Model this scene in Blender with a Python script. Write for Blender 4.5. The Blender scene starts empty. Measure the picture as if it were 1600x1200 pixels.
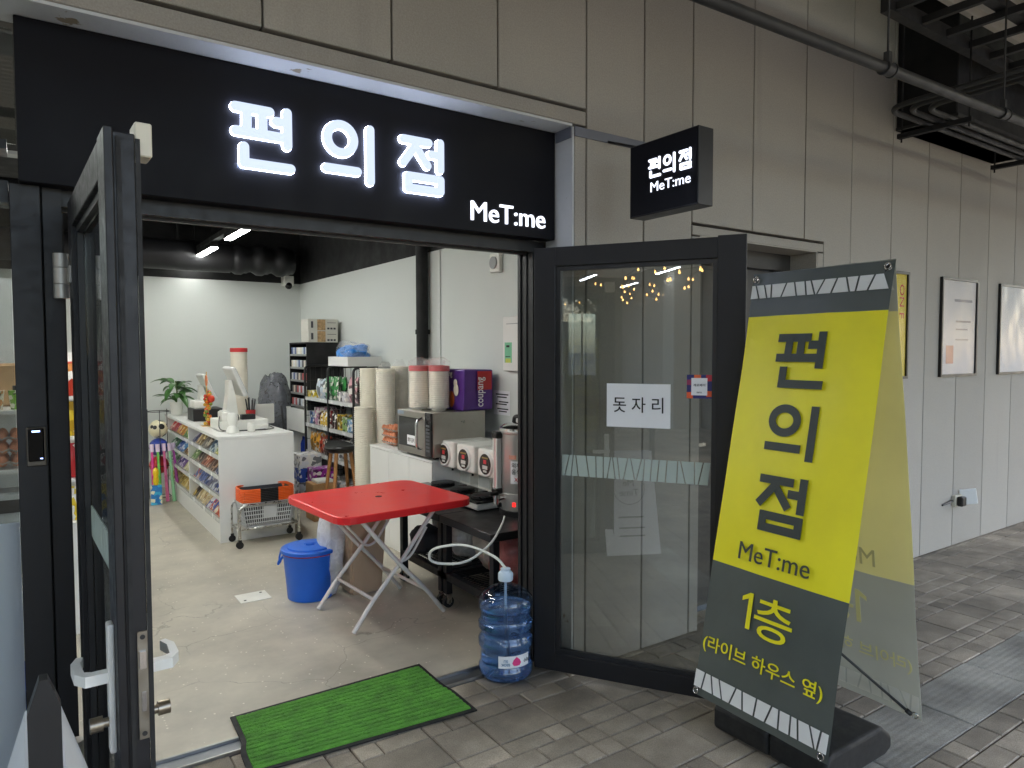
import bpy, bmesh, math, random
from mathutils import Vector, Matrix
R = math.radians
random.seed(11)
sc = bpy.context.scene
C = sc.collection

# ---------------------------------------------------------------- camera, sky, sun, exposure
cam_d = bpy.data.cameras.new('camera'); cam = bpy.data.objects.new('camera', cam_d); C.objects.link(cam)
cam_d.sensor_fit = 'HORIZONTAL'; cam_d.sensor_width = 36; cam_d.lens = 1103.08 / 1600 * 36
cam_d.clip_start = 0.05; cam_d.clip_end = 2000
YAW, PITCH, ROLL = R(34.49), R(2.634), R(-0.109)
_f = Vector((math.sin(YAW), math.cos(YAW), 0)); _r = Vector((math.cos(YAW), -math.sin(YAW), 0)); _u = Vector((0, 0, 1))
fw = _f * math.cos(PITCH) - _u * math.sin(PITCH); up = _u * math.cos(PITCH) + _f * math.sin(PITCH)
rt = _r * math.cos(ROLL) + up * math.sin(ROLL); up = up * math.cos(ROLL) - _r * math.sin(ROLL)
mw = Matrix((rt, up, -fw)).transposed().to_4x4(); mw.translation = (0, 0, 1.55)
cam.matrix_world = mw
sc.camera = cam

SUN_EL, SUN_ROT = 42, 120
world = bpy.data.worlds.new('World'); sc.world = world; world.use_nodes = True
nt = world.node_tree
sky = nt.nodes.new('ShaderNodeTexSky'); sky.sky_type = 'NISHITA'; sky.sun_disc = False
sky.sun_elevation = R(SUN_EL); sky.sun_rotation = R(SUN_ROT); sky.air_density = 1.0; sky.dust_density = 1.5; sky.ozone_density = 1.0
bgn = nt.nodes['Background']; nt.links.new(sky.outputs[0], bgn.inputs[0]); bgn.inputs[1].default_value = 0.15
sun_d = bpy.data.lights.new('sun', 'SUN'); sun_d.energy = 1.0; sun_d.angle = R(12); sun_d.color = (1, .95, .88)
sun = bpy.data.objects.new('sun', sun_d); C.objects.link(sun)
sun.rotation_euler = Vector((-math.sin(R(SUN_ROT)) * math.cos(R(SUN_EL)), -math.cos(R(SUN_ROT)) * math.cos(R(SUN_EL)), -math.sin(R(SUN_EL)))).to_track_quat('-Z', 'Y').to_euler()
vs = sc.view_settings
vs.view_transform = 'Standard'; vs.look = 'None'; vs.gamma = 1; vs.use_curve_mapping = False; vs.exposure = 2.35
LAMP_IN = 16.0       # shop ceiling lamps
LAMP_OUT = 9.5       # passage ceiling lamps
sc.cycles.use_denoising = True
sc.cycles.max_bounces = 10; sc.cycles.transparent_max_bounces = 24; sc.cycles.transmission_bounces = 8
sc.cycles.caustics_refractive = False; sc.cycles.caustics_reflective = False
sc.cycles.sample_clamp_indirect = 6

# ---------------------------------------------------------------- materials
def lin(c):
    return tuple(((v / 255) / 12.92 if v / 255 <= .04045 else ((v / 255 + .055) / 1.055) ** 2.4) for v in c) + (1,)
MATS = {}
def mat(name, rgb=(128, 128, 128), rough=.5, metal=0, var=.10, scale=6, bump=0, bscale=80, spec=.5, coat=0, alpha=1, sub=0, emit=None, es=1, rvar=.12, detail=4):
    if name in MATS: return MATS[name]
    m = bpy.data.materials.new(name); m.use_nodes = True; MATS[name] = m
    n = m.node_tree.nodes; l = m.node_tree.links; b = n['Principled BSDF']
    col = lin(rgb)
    b.inputs['Metallic'].default_value = metal; b.inputs['Roughness'].default_value = rough
    b.inputs['Specular IOR Level'].default_value = spec; b.inputs['Coat Weight'].default_value = coat; b.inputs['Alpha'].default_value = alpha
    if sub: b.inputs['Subsurface Weight'].default_value = sub; b.inputs['Subsurface Radius'].default_value = (.01, .01, .01)
    tc = n.new('ShaderNodeTexCoord')
    if var or rvar:
        nz = n.new('ShaderNodeTexNoise'); nz.inputs['Scale'].default_value = scale; nz.inputs['Detail'].default_value = detail; nz.inputs['Roughness'].default_value = .6
        l.new(tc.outputs['Object'], nz.inputs['Vector'])
        rp = n.new('ShaderNodeMapRange'); rp.inputs[1].default_value = .3; rp.inputs[2].default_value = .7; rp.inputs[3].default_value = 1 - var; rp.inputs[4].default_value = 1 + var
        l.new(nz.outputs['Fac'], rp.inputs[0])
        mx = n.new('ShaderNodeVectorMath'); mx.operation = 'SCALE'; mx.inputs[0].default_value = col[:3]; l.new(rp.outputs[0], mx.inputs['Scale']); l.new(mx.outputs[0], b.inputs['Base Color'])
        rr = n.new('ShaderNodeMapRange'); rr.inputs[1].default_value = .3; rr.inputs[2].default_value = .7; rr.inputs[3].default_value = max(.02, rough - rvar * rough * 2); rr.inputs[4].default_value = min(1, rough + rvar * rough * 2)
        l.new(nz.outputs['Fac'], rr.inputs[0]); l.new(rr.outputs[0], b.inputs['Roughness'])
    else:
        b.inputs['Base Color'].default_value = col
    if bump:
        nb = n.new('ShaderNodeTexNoise'); nb.inputs['Scale'].default_value = bscale; nb.inputs['Detail'].default_value = 5; l.new(tc.outputs['Object'], nb.inputs['Vector'])
        bp = n.new('ShaderNodeBump'); bp.inputs['Strength'].default_value = bump; bp.inputs['Distance'].default_value = .01; l.new(nb.outputs['Fac'], bp.inputs['Height']); l.new(bp.outputs[0], b.inputs['Normal'])
    if emit:
        b.inputs['Emission Color'].default_value = lin(emit); b.inputs['Emission Strength'].default_value = es
    return m
def nodes_of(m): return m.node_tree.nodes, m.node_tree.links, m.node_tree.nodes['Principled BSDF']

def glass(name, tint=(235, 245, 240), rough=0.0, base=.04, ior=1.5):
    if name in MATS: return MATS[name]
    m = bpy.data.materials.new(name); m.use_nodes = True; MATS[name] = m
    n = m.node_tree.nodes; l = m.node_tree.links; n.remove(n['Principled BSDF'])
    tr = n.new('ShaderNodeBsdfTransparent'); tr.inputs[0].default_value = lin(tint)
    gl = n.new('ShaderNodeBsdfGlossy'); gl.inputs['Roughness'].default_value = rough
    fr = n.new('ShaderNodeFresnel'); ge = n.new('ShaderNodeNewGeometry'); mi = n.new('ShaderNodeMix'); mi.inputs[2].default_value = ior; mi.inputs[3].default_value = 1 / ior; l.new(ge.outputs['Backfacing'], mi.inputs[0]); l.new(mi.outputs[0], fr.inputs[0])   # same reflectance from both sides of a thin sheet
    ad = n.new('ShaderNodeMath'); ad.operation = 'ADD'; ad.use_clamp = True; l.new(fr.outputs[0], ad.inputs[0]); ad.inputs[1].default_value = base
    mx = n.new('ShaderNodeMixShader'); l.new(ad.outputs[0], mx.inputs[0]); l.new(tr.outputs[0], mx.inputs[1]); l.new(gl.outputs[0], mx.inputs[2])
    l.new(mx.outputs[0], n['Material Output'].inputs[0])
    return m
def film(name, rgb=(235, 235, 235), dens=.35, rough=.25):
    """thin wrinkled clear plastic: transparent with a diffuse haze and gloss"""
    if name in MATS: return MATS[name]
    m = bpy.data.materials.new(name); m.use_nodes = True; MATS[name] = m
    n = m.node_tree.nodes; l = m.node_tree.links; b = n['Principled BSDF']
    b.inputs['Base Color'].default_value = lin(rgb); b.inputs['Roughness'].default_value = rough
    tr = n.new('ShaderNodeBsdfTransparent'); mx = n.new('ShaderNodeMixShader'); tc = n.new('ShaderNodeTexCoord')
    nz = n.new('ShaderNodeTexNoise'); nz.inputs['Scale'].default_value = 14; nz.inputs['Detail'].default_value = 4; nz.inputs['Distortion'].default_value = 1.5; l.new(tc.outputs['Object'], nz.inputs[0])
    mr = n.new('ShaderNodeMapRange'); mr.inputs[1].default_value = .35; mr.inputs[2].default_value = .7; mr.inputs[3].default_value = dens * .8; mr.inputs[4].default_value = min(1, dens * 1.2); l.new(nz.outputs['Fac'], mr.inputs[0])
    bp = n.new('ShaderNodeBump'); bp.inputs['Strength'].default_value = .4; bp.inputs['Distance'].default_value = .01; l.new(nz.outputs['Fac'], bp.inputs['Height']); l.new(bp.outputs[0], b.inputs['Normal'])
    l.new(mr.outputs[0], mx.inputs[0]); l.new(tr.outputs[0], mx.inputs[1]); l.new(b.outputs[0], mx.inputs[2]); l.new(mx.outputs[0], n['Material Output'].inputs[0])
    return m
def printed(name, base, c2, c3=(240, 240, 235), scale=14, rough=.35):
    """packaging print: irregular patches of two more colours on a base colour"""
    if name in MATS: return MATS[name]
    m = mat(name, base, rough, var=0, rvar=0)
    n, l, b = nodes_of(m)
    tc = n.new('ShaderNodeTexCoord'); oi = n.new('ShaderNodeObjectInfo')
    ad = n.new('ShaderNodeVectorMath'); ad.operation = 'ADD'; cx = n.new('ShaderNodeCombineXYZ'); mu = n.new('ShaderNodeMath'); mu.operation = 'MULTIPLY'; mu.inputs[1].default_value = 37
    l.new(oi.outputs['Random'], mu.inputs[0]); l.new(mu.outputs[0], cx.inputs[0]); l.new(mu.outputs[0], cx.inputs[2])
    l.new(tc.outputs['Object'], ad.inputs[0]); l.new(cx.outputs[0], ad.inputs[1])
    vo = n.new('ShaderNodeTexVoronoi'); vo.inputs['Scale'].default_value = scale; l.new(ad.outputs[0], vo.inputs['Vector'])
    sp = n.new('ShaderNodeSeparateColor'); l.new(vo.outputs['Color'], sp.inputs[0])
    s1 = n.new('ShaderNodeMath'); s1.operation = 'GREATER_THAN'; s1.inputs[1].default_value = .62; l.new(sp.outputs[0], s1.inputs[0])
    s2 = n.new('ShaderNodeMath'); s2.operation = 'GREATER_THAN'; s2.inputs[1].default_value = .74; l.new(sp.outputs[1], s2.inputs[0])
    m1 = n.new('ShaderNodeMix'); m1.data_type = 'RGBA'; m1.inputs[6].default_value = lin(base); m1.inputs[7].default_value = lin(c2); l.new(s1.outputs[0], m1.inputs[0])
    m2 = n.new('ShaderNodeMix'); m2.data_type = 'RGBA'; l.new(m1.outputs[2], m2.inputs[6]); m2.inputs[7].default_value = lin(c3); l.new(s2.outputs[0], m2.inputs[0])
    l.new(m2.outputs[2], b.inputs['Base Color'])
    return m

# ---------------------------------------------------------------- mesh helpers
def NB(): return bmesh.new()
def bx(bm, x0, x1, y0, y1, z0, z1, bev=0, seg=1):
    vs_ = [bm.verts.new((x, y, z)) for x in (x0, x1) for y in (y0, y1) for z in (z0, z1)]
    fs = [(0, 1, 3, 2), (4, 6, 7, 5), (0, 4, 5, 1), (2, 3, 7, 6), (0, 2, 6, 4), (1, 5, 7, 3)]
    ff = [bm.faces.new([vs_[i] for i in f]) for f in fs]
    if bev:
        es = list({e for f in ff for e in f.edges})
        bmesh.ops.bevel(bm, geom=es, offset=bev, segments=seg, profile=.5, affect='EDGES')
    return vs_
def box(x0, x1, y0, y1, z0, z1, bev=0, seg=1):
    bm = NB(); bx(bm, x0, x1, y0, y1, z0, z1, bev, seg); return bm
def frame_of(d):
    d = d.normalized(); a = Vector((0, 0, 1)) if abs(d.z) < .95 else Vector((1, 0, 0))
    s = d.cross(a).normalized(); return s, s.cross(d).normalized()
def cy(bm, p0, p1, r0, r1=None, seg=14, cap=True):
    p0, p1 = Vector(p0), Vector(p1); r1 = r0 if r1 is None else r1
    s, t = frame_of(p1 - p0); A = []; B = []
    for i in range(seg):
        a = 2 * math.pi * i / seg; d = s * math.cos(a) + t * math.sin(a)
        A.append(bm.verts.new(p0 + d * r0)); B.append(bm.verts.new(p1 + d * r1))
    for i in range(seg):
        f = bm.faces.new((A[i], B[i], B[(i + 1) % seg], A[(i + 1) % seg])); f.smooth = True
    if cap: bm.faces.new(A); bm.faces.new(list(reversed(B)))
def tube(bm, pts, r, seg=8, closed=False):
    pts = [Vector(p) for p in pts]; n = len(pts); rings = []; ref = None
    for i in range(n):
        if closed: d = pts[(i + 1) % n] - pts[i - 1]
        else: d = pts[min(i + 1, n - 1)] - pts[max(i - 1, 0)]
        d.normalize()
        if ref is None: ref = frame_of(d)[0]
        s = (ref - d * ref.dot(d)).normalized(); ref = s; t = d.cross(s)
        rings.append([bm.verts.new(pts[i] + (s * math.cos(2 * math.pi * k / seg) + t * math.sin(2 * math.pi * k / seg)) * r) for k in range(seg)])
    for i in range(n if closed else n - 1):
        a, b = rings[i], rings[(i + 1) % n]
        for k in range(seg):
            f = bm.faces.new((a[k], a[(k + 1) % seg], b[(k + 1) % seg], b[k])); f.smooth = True
    if not closed: bm.faces.new(list(reversed(rings[0]))); bm.faces.new(rings[-1])
def arc(pts, rad=.03, n=5):
    """round the corners of a polyline"""
    pts = [Vector(p) for p in pts]; out = [pts[0]]
    for i in range(1, len(pts) - 1):
        a, b, c = pts[i - 1], pts[i], pts[i + 1]
        r1 = min(rad, (a - b).length * .45); r2 = min(rad, (c - b).length * .45)
        p, q = b + (a - b).normalized() * r1, b + (c - b).normalized() * r2
        for k in range(n + 1):
            t = k / n; out.append(p * (1 - t) ** 2 + b * 2 * t * (1 - t) + q * t * t)
    return out + [pts[-1]]
def lathe(bm, prof, seg=24, c=(0, 0), smooth=True, cap=True):
    rings = []
    for r, z in prof:
        rings.append([bm.verts.new((c[0] + r * math.cos(2 * math.pi * k / seg), c[1] + r * math.sin(2 * math.pi * k / seg), z)) for k in range(seg)])
    for a, b in zip(rings, rings[1:]):
        for k in range(seg):
            f = bm.faces.new((a[k], a[(k + 1) % seg], b[(k + 1) % seg], b[k])); f.smooth = smooth
    if cap: bm.faces.new(list(reversed(rings[0]))); bm.faces.new(rings[-1])
def prism(bm, poly, ax, a0, a1):
    """extrude a 2-D polygon; ax is the extrusion axis, poly holds the two other coordinates in x,y,z order"""
    def mk(p, a): v = list(p); v.insert('xyz'.index(ax), a); return bm.verts.new(v)
    A = [mk(p, a0) for p in poly]; B = [mk(p, a1) for p in poly]; n = len(poly)
    bm.faces.new(A); bm.faces.new(list(reversed(B)))
    for i in range(n): bm.faces.new((A[i], B[i], B[(i + 1) % n], A[(i + 1) % n]))
def ball(bm, c, r, u=12, v=8, sc3=(1, 1, 1)):
    m = Matrix.Translation(c) @ Matrix.Diagonal((sc3[0], sc3[1], sc3[2], 1))
    g = bmesh.ops.create_uvsphere(bm, u_segments=u, v_segments=v, radius=r, matrix=m)
    for vv in g['verts']:
        for f in vv.link_faces: f.smooth = True
def mesh(name, bm):
    bmesh.ops.recalc_face_normals(bm, faces=bm.faces)
    for e in bm.edges:
        if len(e.link_faces) == 2 and e.calc_face_angle(0) > .75: e.smooth = False
    me = bpy.data.meshes.new(name); bm.to_mesh(me); bm.free(); return me
def ob(name, bm, m, parent=None, loc=(0, 0, 0), rot=(0, 0, 0), label=None):
    me = bm if isinstance(bm, bpy.types.Mesh) else mesh(name, bm)
    if m and not me.materials: me.materials.append(m)
    o = bpy.data.objects.new(name, me); C.objects.link(o); o.location = loc; o.rotation_euler = rot
    if parent: o.parent = parent
    if label: o['label'] = label
    return o
def tag(o, label, cat, group=None):
    o['label'] = label; o['category'] = cat
    if group: o['group'] = group
    return o
def thing(name, label, cat, loc=(0, 0, 0), rz=0, group=None):
    o = bpy.data.objects.new(name, None); C.objects.link(o); o.location = loc; o.rotation_euler = (0, 0, rz); o.empty_display_size = .1
    return tag(o, label, cat, group)
def struct(name, bm, m, parent=None):
    o = ob(name, bm, m, parent)
    if not parent: o['kind'] = 'structure'
    return o
def clone(root, loc, rz=None, label=None):
    def cp(o, p):
        c = o.copy(); C.objects.link(c); c.parent = p
        for ch in [x for x in KIDS(o)]: cp(ch, c)
        return c
    r = cp(root, None); r.location = loc
    if rz is not None: r.rotation_euler = (0, 0, rz)
    if label: r['label'] = label
    return r
def KIDS(o): return list(o.children)
def sub(o, lv=2):
    m = o.modifiers.new('subd', 'SUBSURF'); m.levels = lv; m.render_levels = lv; return o
def lumpy(bm_pts_r, u=16, v=12, amp=.25, seed=0, freq=7, scl=(1, 1, 1), squash=True):
    """crumpled bag: a sphere pushed in and out"""
    from mathutils import noise
    bm = NB(); ball(bm, (0, 0, 0), 1, u, v)
    for vt in bm.verts:
        d = vt.co.normalized()
        k = 1 + amp * noise.noise(d * 2 + Vector((seed * 7.1, 0, 0))) + amp * .6 * abs(noise.noise(d * freq + Vector((0, seed * 3.3, 0))))
        vt.co = d * k
        if squash: vt.co.x = math.copysign(abs(vt.co.x) ** .8, vt.co.x); vt.co.y = math.copysign(abs(vt.co.y) ** .8, vt.co.y); vt.co.z = math.copysign(abs(vt.co.z) ** .85, vt.co.z)
        vt.co = Vector((vt.co.x * scl[0], vt.co.y * scl[1], vt.co.z * scl[2]))
    mz = min(vt.co.z for vt in bm.verts)
    for vt in bm.verts: vt.co.z -= mz
    return bm

TXT = {}
def text_mesh(body, size, bold=0.0, extrude=.0006, align='CENTER'):
    key = (body, size, bold, extrude, align)
    if key in TXT: return TXT[key]
    cu = bpy.data.curves.new('lettering', 'FONT'); cu.body = body; cu.size = size; cu.offset = bold * size; cu.extrude = extrude
    cu.align_x = align; cu.align_y = 'CENTER'; cu.resolution_u = 4
    o = bpy.data.objects.new('lettering', cu); C.objects.link(o)
    dg = bpy.context.evaluated_depsgraph_get(); me = bpy.data.meshes.new_from_object(o.evaluated_get(dg))
    bpy.data.objects.remove(o); bpy.data.curves.remove(cu); me.materials.clear(); me.name = 'lettering'
    TXT[key] = me; return me
def text(body, size, m, parent, loc, rot, bold=0.0, extrude=.0006, align='CENTER', fit=None, name='lettering'):
    me = text_mesh(body, size, bold, extrude, align).copy()
    if fit:                                                  # stretch to a width and height
        xs = [v.co.x for v in me.vertices]; ys = [v.co.y for v in me.vertices]
        sx = fit[0] / (max(xs) - min(xs)); sy = fit[1] / (max(ys) - min(ys)); cx = (max(xs) + min(xs)) / 2; cyy = (max(ys) + min(ys)) / 2
        for v in me.vertices: v.co.x = (v.co.x - cx) * sx; v.co.y = (v.co.y - cyy) * sy
    return ob(name, me, m, parent, loc, rot)
FACE_NY = (R(90), 0, 0)            # text standing upright, facing -Y
FACE_NX = (R(90), 0, R(-90))       # facing -X, reading away from +Y to -Y

# ---------------------------------------------------------------- shared materials
YF = 2.593                          # front plane of the concrete facade
black_metal = mat('black_powder_coat', (26, 26, 29), .45, var=.12, scale=30, bump=.05, bscale=400, spec=.4)
black_sign = mat('black_sign_sheet', (17, 17, 23), .5, var=.08, scale=3, spec=.15)
black_matt = mat('matt_black_paint', (20, 20, 21), .75, var=.2, scale=5)
dark_steel = mat('dark_painted_steel', (40, 40, 40), .55, var=.2, scale=8, bump=.1, bscale=60)
steel = mat('brushed_steel', (190, 188, 182), .28, 1, var=.1, scale=25)
chrome = mat('chrome', (215, 215, 215), .12, 1, var=.03)
alu = mat('aluminium', (176, 176, 174), .38, 1, var=.12, scale=18)
white_lam = mat('white_laminate', (226, 226, 222), .38, var=.03, scale=4)
white_pl = mat('white_plastic', (228, 227, 220), .35, var=.03, scale=5)
cream_pl = mat('cream_plastic', (214, 208, 190), .45, var=.05)
grey_pl = mat('grey_plastic', (150, 152, 152), .5, var=.06)
black_pl = mat('black_plastic', (22, 22, 23), .4, var=.1)
rubber = mat('black_rubber', (26, 26, 26), .7, var=.15, scale=20)
paper = mat('white_paper', (232, 233, 236), .8, var=.03)
ink = mat('black_ink', (18, 18, 20), .6, var=0, rvar=0)
red_ink = mat('red_ink', (200, 30, 35), .6, var=0, rvar=0)
white_ink = mat('white_ink', (238, 238, 238), .6, var=0, rvar=0)
card = mat('brown_cardboard', (176, 136, 92), .85, var=.1, scale=6, bump=.1, bscale=60)
clear_glass = glass('door_glass', (220, 223, 221), 0.0, .08)
bag_film = film('clear_bag_film', (250, 250, 250), .16, .15)

# ================================================================ SETTING
def concrete_mat():
    m = mat('facade_concrete', (166, 161, 153), .85, var=.07, scale=1.3, bump=.12, bscale=120, detail=8)
    n, l, b = nodes_of(m)
    src = b.inputs['Base Color'].links[0].from_socket
    tc = n.new('ShaderNodeTexCoord'); nz = n.new('ShaderNodeTexNoise'); nz.inputs['Scale'].default_value = 160; nz.inputs['Detail'].default_value = 2; l.new(tc.outputs['Object'], nz.inputs[0])
    mr = n.new('ShaderNodeMapRange'); mr.inputs[1].default_value = .3; mr.inputs[2].default_value = .7; mr.inputs[3].default_value = .9; mr.inputs[4].default_value = 1.1; l.new(nz.outputs['Fac'], mr.inputs[0])
    oi = n.new('ShaderNodeObjectInfo'); mo = n.new('ShaderNodeMapRange'); mo.inputs[3].default_value = .94; mo.inputs[4].default_value = 1.05; l.new(oi.outputs['Random'], mo.inputs[0])
    # scuffs and drip streaks with a shape of their own
    mp = n.new('ShaderNodeMapping'); mp.inputs['Scale'].default_value = (9, 9, .5); l.new(tc.outputs['Object'], mp.inputs[0])
    st = n.new('ShaderNodeTexNoise'); st.inputs['Scale'].default_value = 1.0; st.inputs['Detail'].default_value = 6; l.new(mp.outputs[0], st.inputs[0])
    ms = n.new('ShaderNodeMapRange'); ms.inputs[1].default_value = .62; ms.inputs[2].default_value = .8; ms.inputs[3].default_value = 1; ms.inputs[4].default_value = .9; l.new(st.outputs['Fac'], ms.inputs[0])
    k = n.new('ShaderNodeMath'); k.operation = 'MULTIPLY'; l.new(mr.outputs[0], k.inputs[0]); l.new(mo.outputs[0], k.inputs[1])
    k2 = n.new('ShaderNodeMath'); k2.operation = 'MULTIPLY'; l.new(k.outputs[0], k2.inputs[0]); l.new(ms.outputs[0], k2.inputs[1])
    v = n.new('ShaderNodeVectorMath'); v.operation = 'SCALE'; l.new(src, v.inputs[0]); l.new(k2.outputs[0], v.inputs['Scale']); l.new(v.outputs[0], b.inputs['Base Color'])
    return m
concrete = concrete_mat()
joint_mat = mat('dark_joint', (70, 64, 58), .9, var=.2, scale=10)

def paver_mat(name, rgb, rib=False):
    m = mat(name, rgb, .82, var=.16, scale=9, bump=.0, detail=8)
    n, l, b = nodes_of(m); src = b.inputs['Base Color'].links[0].from_socket
    tc = n.new('ShaderNodeTexCoord'); ge = n.new('ShaderNodeNewGeometry'); oi = n.new('ShaderNodeObjectInfo')
    fine = n.new('ShaderNodeTexNoise'); fine.inputs['Scale'].default_value = 220; fine.inputs['Detail'].default_value = 3; l.new(ge.outputs['Position'], fine.inputs[0])
    mr = n.new('ShaderNodeMapRange'); mr.inputs[1].default_value = .3; mr.inputs[2].default_value = .7; mr.inputs[3].default_value = .78; mr.inputs[4].default_value = 1.22; l.new(fine.outputs['Fac'], mr.inputs[0])
    big = n.new('ShaderNodeTexNoise'); big.inputs['Scale'].default_value = 2.2; big.inputs['Detail'].default_value = 5; l.new(ge.outputs['Position'], big.inputs[0])
    mb = n.new('ShaderNodeMapRange'); mb.inputs[1].default_value = .35; mb.inputs[2].default_value = .65; mb.inputs[3].default_value = .58; mb.inputs[4].default_value = 1.18; l.new(big.outputs['Fac'], mb.inputs[0])
    k = n.new('ShaderNodeMath'); k.operation = 'MULTIPLY'; l.new(mr.outputs[0], k.inputs[0]); l.new(mb.outputs[0], k.inputs[1])
    k2 = n.new('ShaderNodeMath'); k2.operation = 'MULTIPLY'; mo = n.new('ShaderNodeMapRange'); mo.inputs[3].default_value = .72; mo.inputs[4].default_value = 1.16; l.new(oi.outputs['Random'], mo.inputs[0]); l.new(k.outputs[0], k2.inputs[0]); l.new(mo.outputs[0], k2.inputs[1])
    # damp patch left by the water bottle
    dp = n.new('ShaderNodeVectorMath'); dp.operation = 'DISTANCE'; dp.inputs[1].default_value = (1.86, 2.60, 0); l.new(ge.outputs['Position'], dp.inputs[0])
    wn = n.new('ShaderNodeMath'); wn.operation = 'MULTIPLY_ADD'; wn.inputs[1].default_value = .35; l.new(big.outputs['Fac'], wn.inputs[0]); l.new(dp.outputs['Value'], wn.inputs[2])
    wr = n.new('ShaderNodeMapRange'); wr.inputs[1].default_value = .40; wr.inputs[2].default_value = .52; wr.inputs[3].default_value = .5; wr.inputs[4].default_value = 1; l.new(wn.outputs[0], wr.inputs[0])
    k3 = n.new('ShaderNodeMath'); k3.operation = 'MULTIPLY'; l.new(k2.outputs[0], k3.inputs[0]); l.new(wr.outputs[0], k3.inputs[1])
    v = n.new('ShaderNodeVectorMath'); v.operation = 'SCALE'; l.new(src, v.inputs[0]); l.new(k3.outputs[0], v.inputs['Scale']); l.new(v.outputs[0], b.inputs['Base Color'])
    rw = n.new('ShaderNodeMapRange'); rw.inputs[1].default_value = .5; rw.inputs[2].default_value = 1; rw.inputs[3].default_value = .45; rw.inputs[4].default_value = .82; l.new(wr.outputs[0], rw.inputs[0]); l.new(rw.outputs[0], b.inputs['Roughness'])
    bp = n.new('ShaderNodeBump'); bp.inputs['Strength'].default_value = .16 if rib else .45; bp.inputs['Distance'].default_value = .004
    if rib:
        wv = n.new('ShaderNodeTexWave'); wv.bands_direction = 'Y'; wv.inputs['Scale'].default_value = 11; wv.inputs['Distortion'].default_value = .15; l.new(ge.outputs['Position'], wv.inputs[0])
        sm = n.new('ShaderNodeMath'); sm.operation = 'ADD'; l.new(wv.outputs['Fac'], sm.inputs[0]); l.new(fine.outputs['Fac'], sm.inputs[1]); l.new(sm.outputs[0], bp.inputs['Height'])
    else: l.new(fine.outputs['Fac'], bp.inputs['Height'])
    l.new(bp.outputs[0], b.inputs['Normal'])
    return m
pave_a = paver_mat('paver_brown_grey', (164, 153, 136)); pave_r = paver_mat('paver_ribbed_grey', (172, 169, 158), True)

gm = mat('plain_paving', (104, 102, 98), .9, var=.15, scale=.6, bump=.2, bscale=30)
bm = NB(); g = 600
bm.faces.new([bm.verts.new(p) for p in ((-g, -g, -.09), (g, -g, -.09), (g, g, -.09), (-g, g, -.09))]); struct('ground', bm, gm)
pavement = struct('pavement', box(-14, 16, -6, 2.80, -.085, -.022), mat('paver_bed', (48, 45, 41), .95, var=.2, scale=30))
# rows parallel to the facade, boundaries read off the photograph (20, 10, 10, 10 cm ... with a ribbed band)
rows = [2.797, 2.67, 2.57, 2.47, 2.27, 2.17, 2.07, 1.97, 1.77, 1.67, 1.57, 1.27, 1.17, 1.07, .87, .77, .67, .57, .37, .27, .17, -.03]
while rows[-1] > -5.5: rows += [rows[-1] - .1, rows[-1] - .2, rows[-1] - .3, rows[-1] - .5]
PM = {}
def paver_mesh(w, d):
    k = (round(w, 3), round(d, 3))
    if k not in PM:
        bm = NB(); g = .0028; b = .004; w2, d2 = w / 2 - g, d / 2 - g
        lo = [bm.verts.new((sx * w2, sy * d2, -.05)) for sx, sy in ((-1, -1), (1, -1), (1, 1), (-1, 1))]
        md = [bm.verts.new((sx * w2, sy * d2, -b)) for sx, sy in ((-1, -1), (1, -1), (1, 1), (-1, 1))]
        hi = [bm.verts.new((sx * (w2 - b), sy * (d2 - b), 0)) for sx, sy in ((-1, -1), (1, -1), (1, 1), (-1, 1))]
        bm.faces.new(hi)
        for i in range(4):
            bm.faces.new((lo[i], lo[(i + 1) % 4], md[(i + 1) % 4], md[i])); bm.faces.new((md[i], md[(i + 1) % 4], hi[(i + 1) % 4], hi[i]))
        PM[k] = mesh('paver', bm)
    return PM[k]
pr = random.Random(5); cells = []
for ri in range(len(rows) - 1):
    y1, y0 = rows[ri], rows[ri + 1]; d = y1 - y0; x = -13.7 + pr.choice((0, .1, .2))
    while x < 15.5:
        if abs(d - .3) < .02: w = .6
        elif d > .18: w = pr.choice((.3, .3, .3, .2))
        else: w = pr.choice((.1, .1, .2, .2, .2))
        cells.append((x, y0, w, d)); x += w
def in_view(x, y):
    v = Vector((x, y, 0)) - Vector((0, 0, 1.55)); z = v.dot(fw)
    if z < .5: return None
    px = 800 + 1103 * v.dot(rt) / z; py = 600 - 1103 * v.dot(up) / z
    if -30 < px < 1630 and py < 1230: return z
    return None
near = []; far = []
for c in cells:
    x, y, w, d = c; cx, cyy = x + w / 2, y + d / 2; z = in_view(cx, cyy)
    hidden = (cx < .6 and cyy > 2.2) or cyy > 2.79
    (near if z and not hidden else far).append((z or 99, c))
near.sort(key=lambda t: -math.sqrt(t[1][2] * t[1][3]) / t[0] if t[0] < 7 else 0)
far += near[298:]; near = near[:298]
for z, (x, y, w, d) in near:
    o = ob('paver', paver_mesh(w, d), pave_a, pavement, (x + w / 2, y + d / 2, pr.uniform(-.002, .0008)), (pr.gauss(0, .003), pr.gauss(0, .003), pr.gauss(0, .003)))
    if abs(d - .3) < .02:
        if 'rib' not in PM:
            PM['rib'] = o.data.copy(); PM['rib'].materials.clear(); PM['rib'].materials.append(pave_r)
        o.data = PM['rib']
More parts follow.
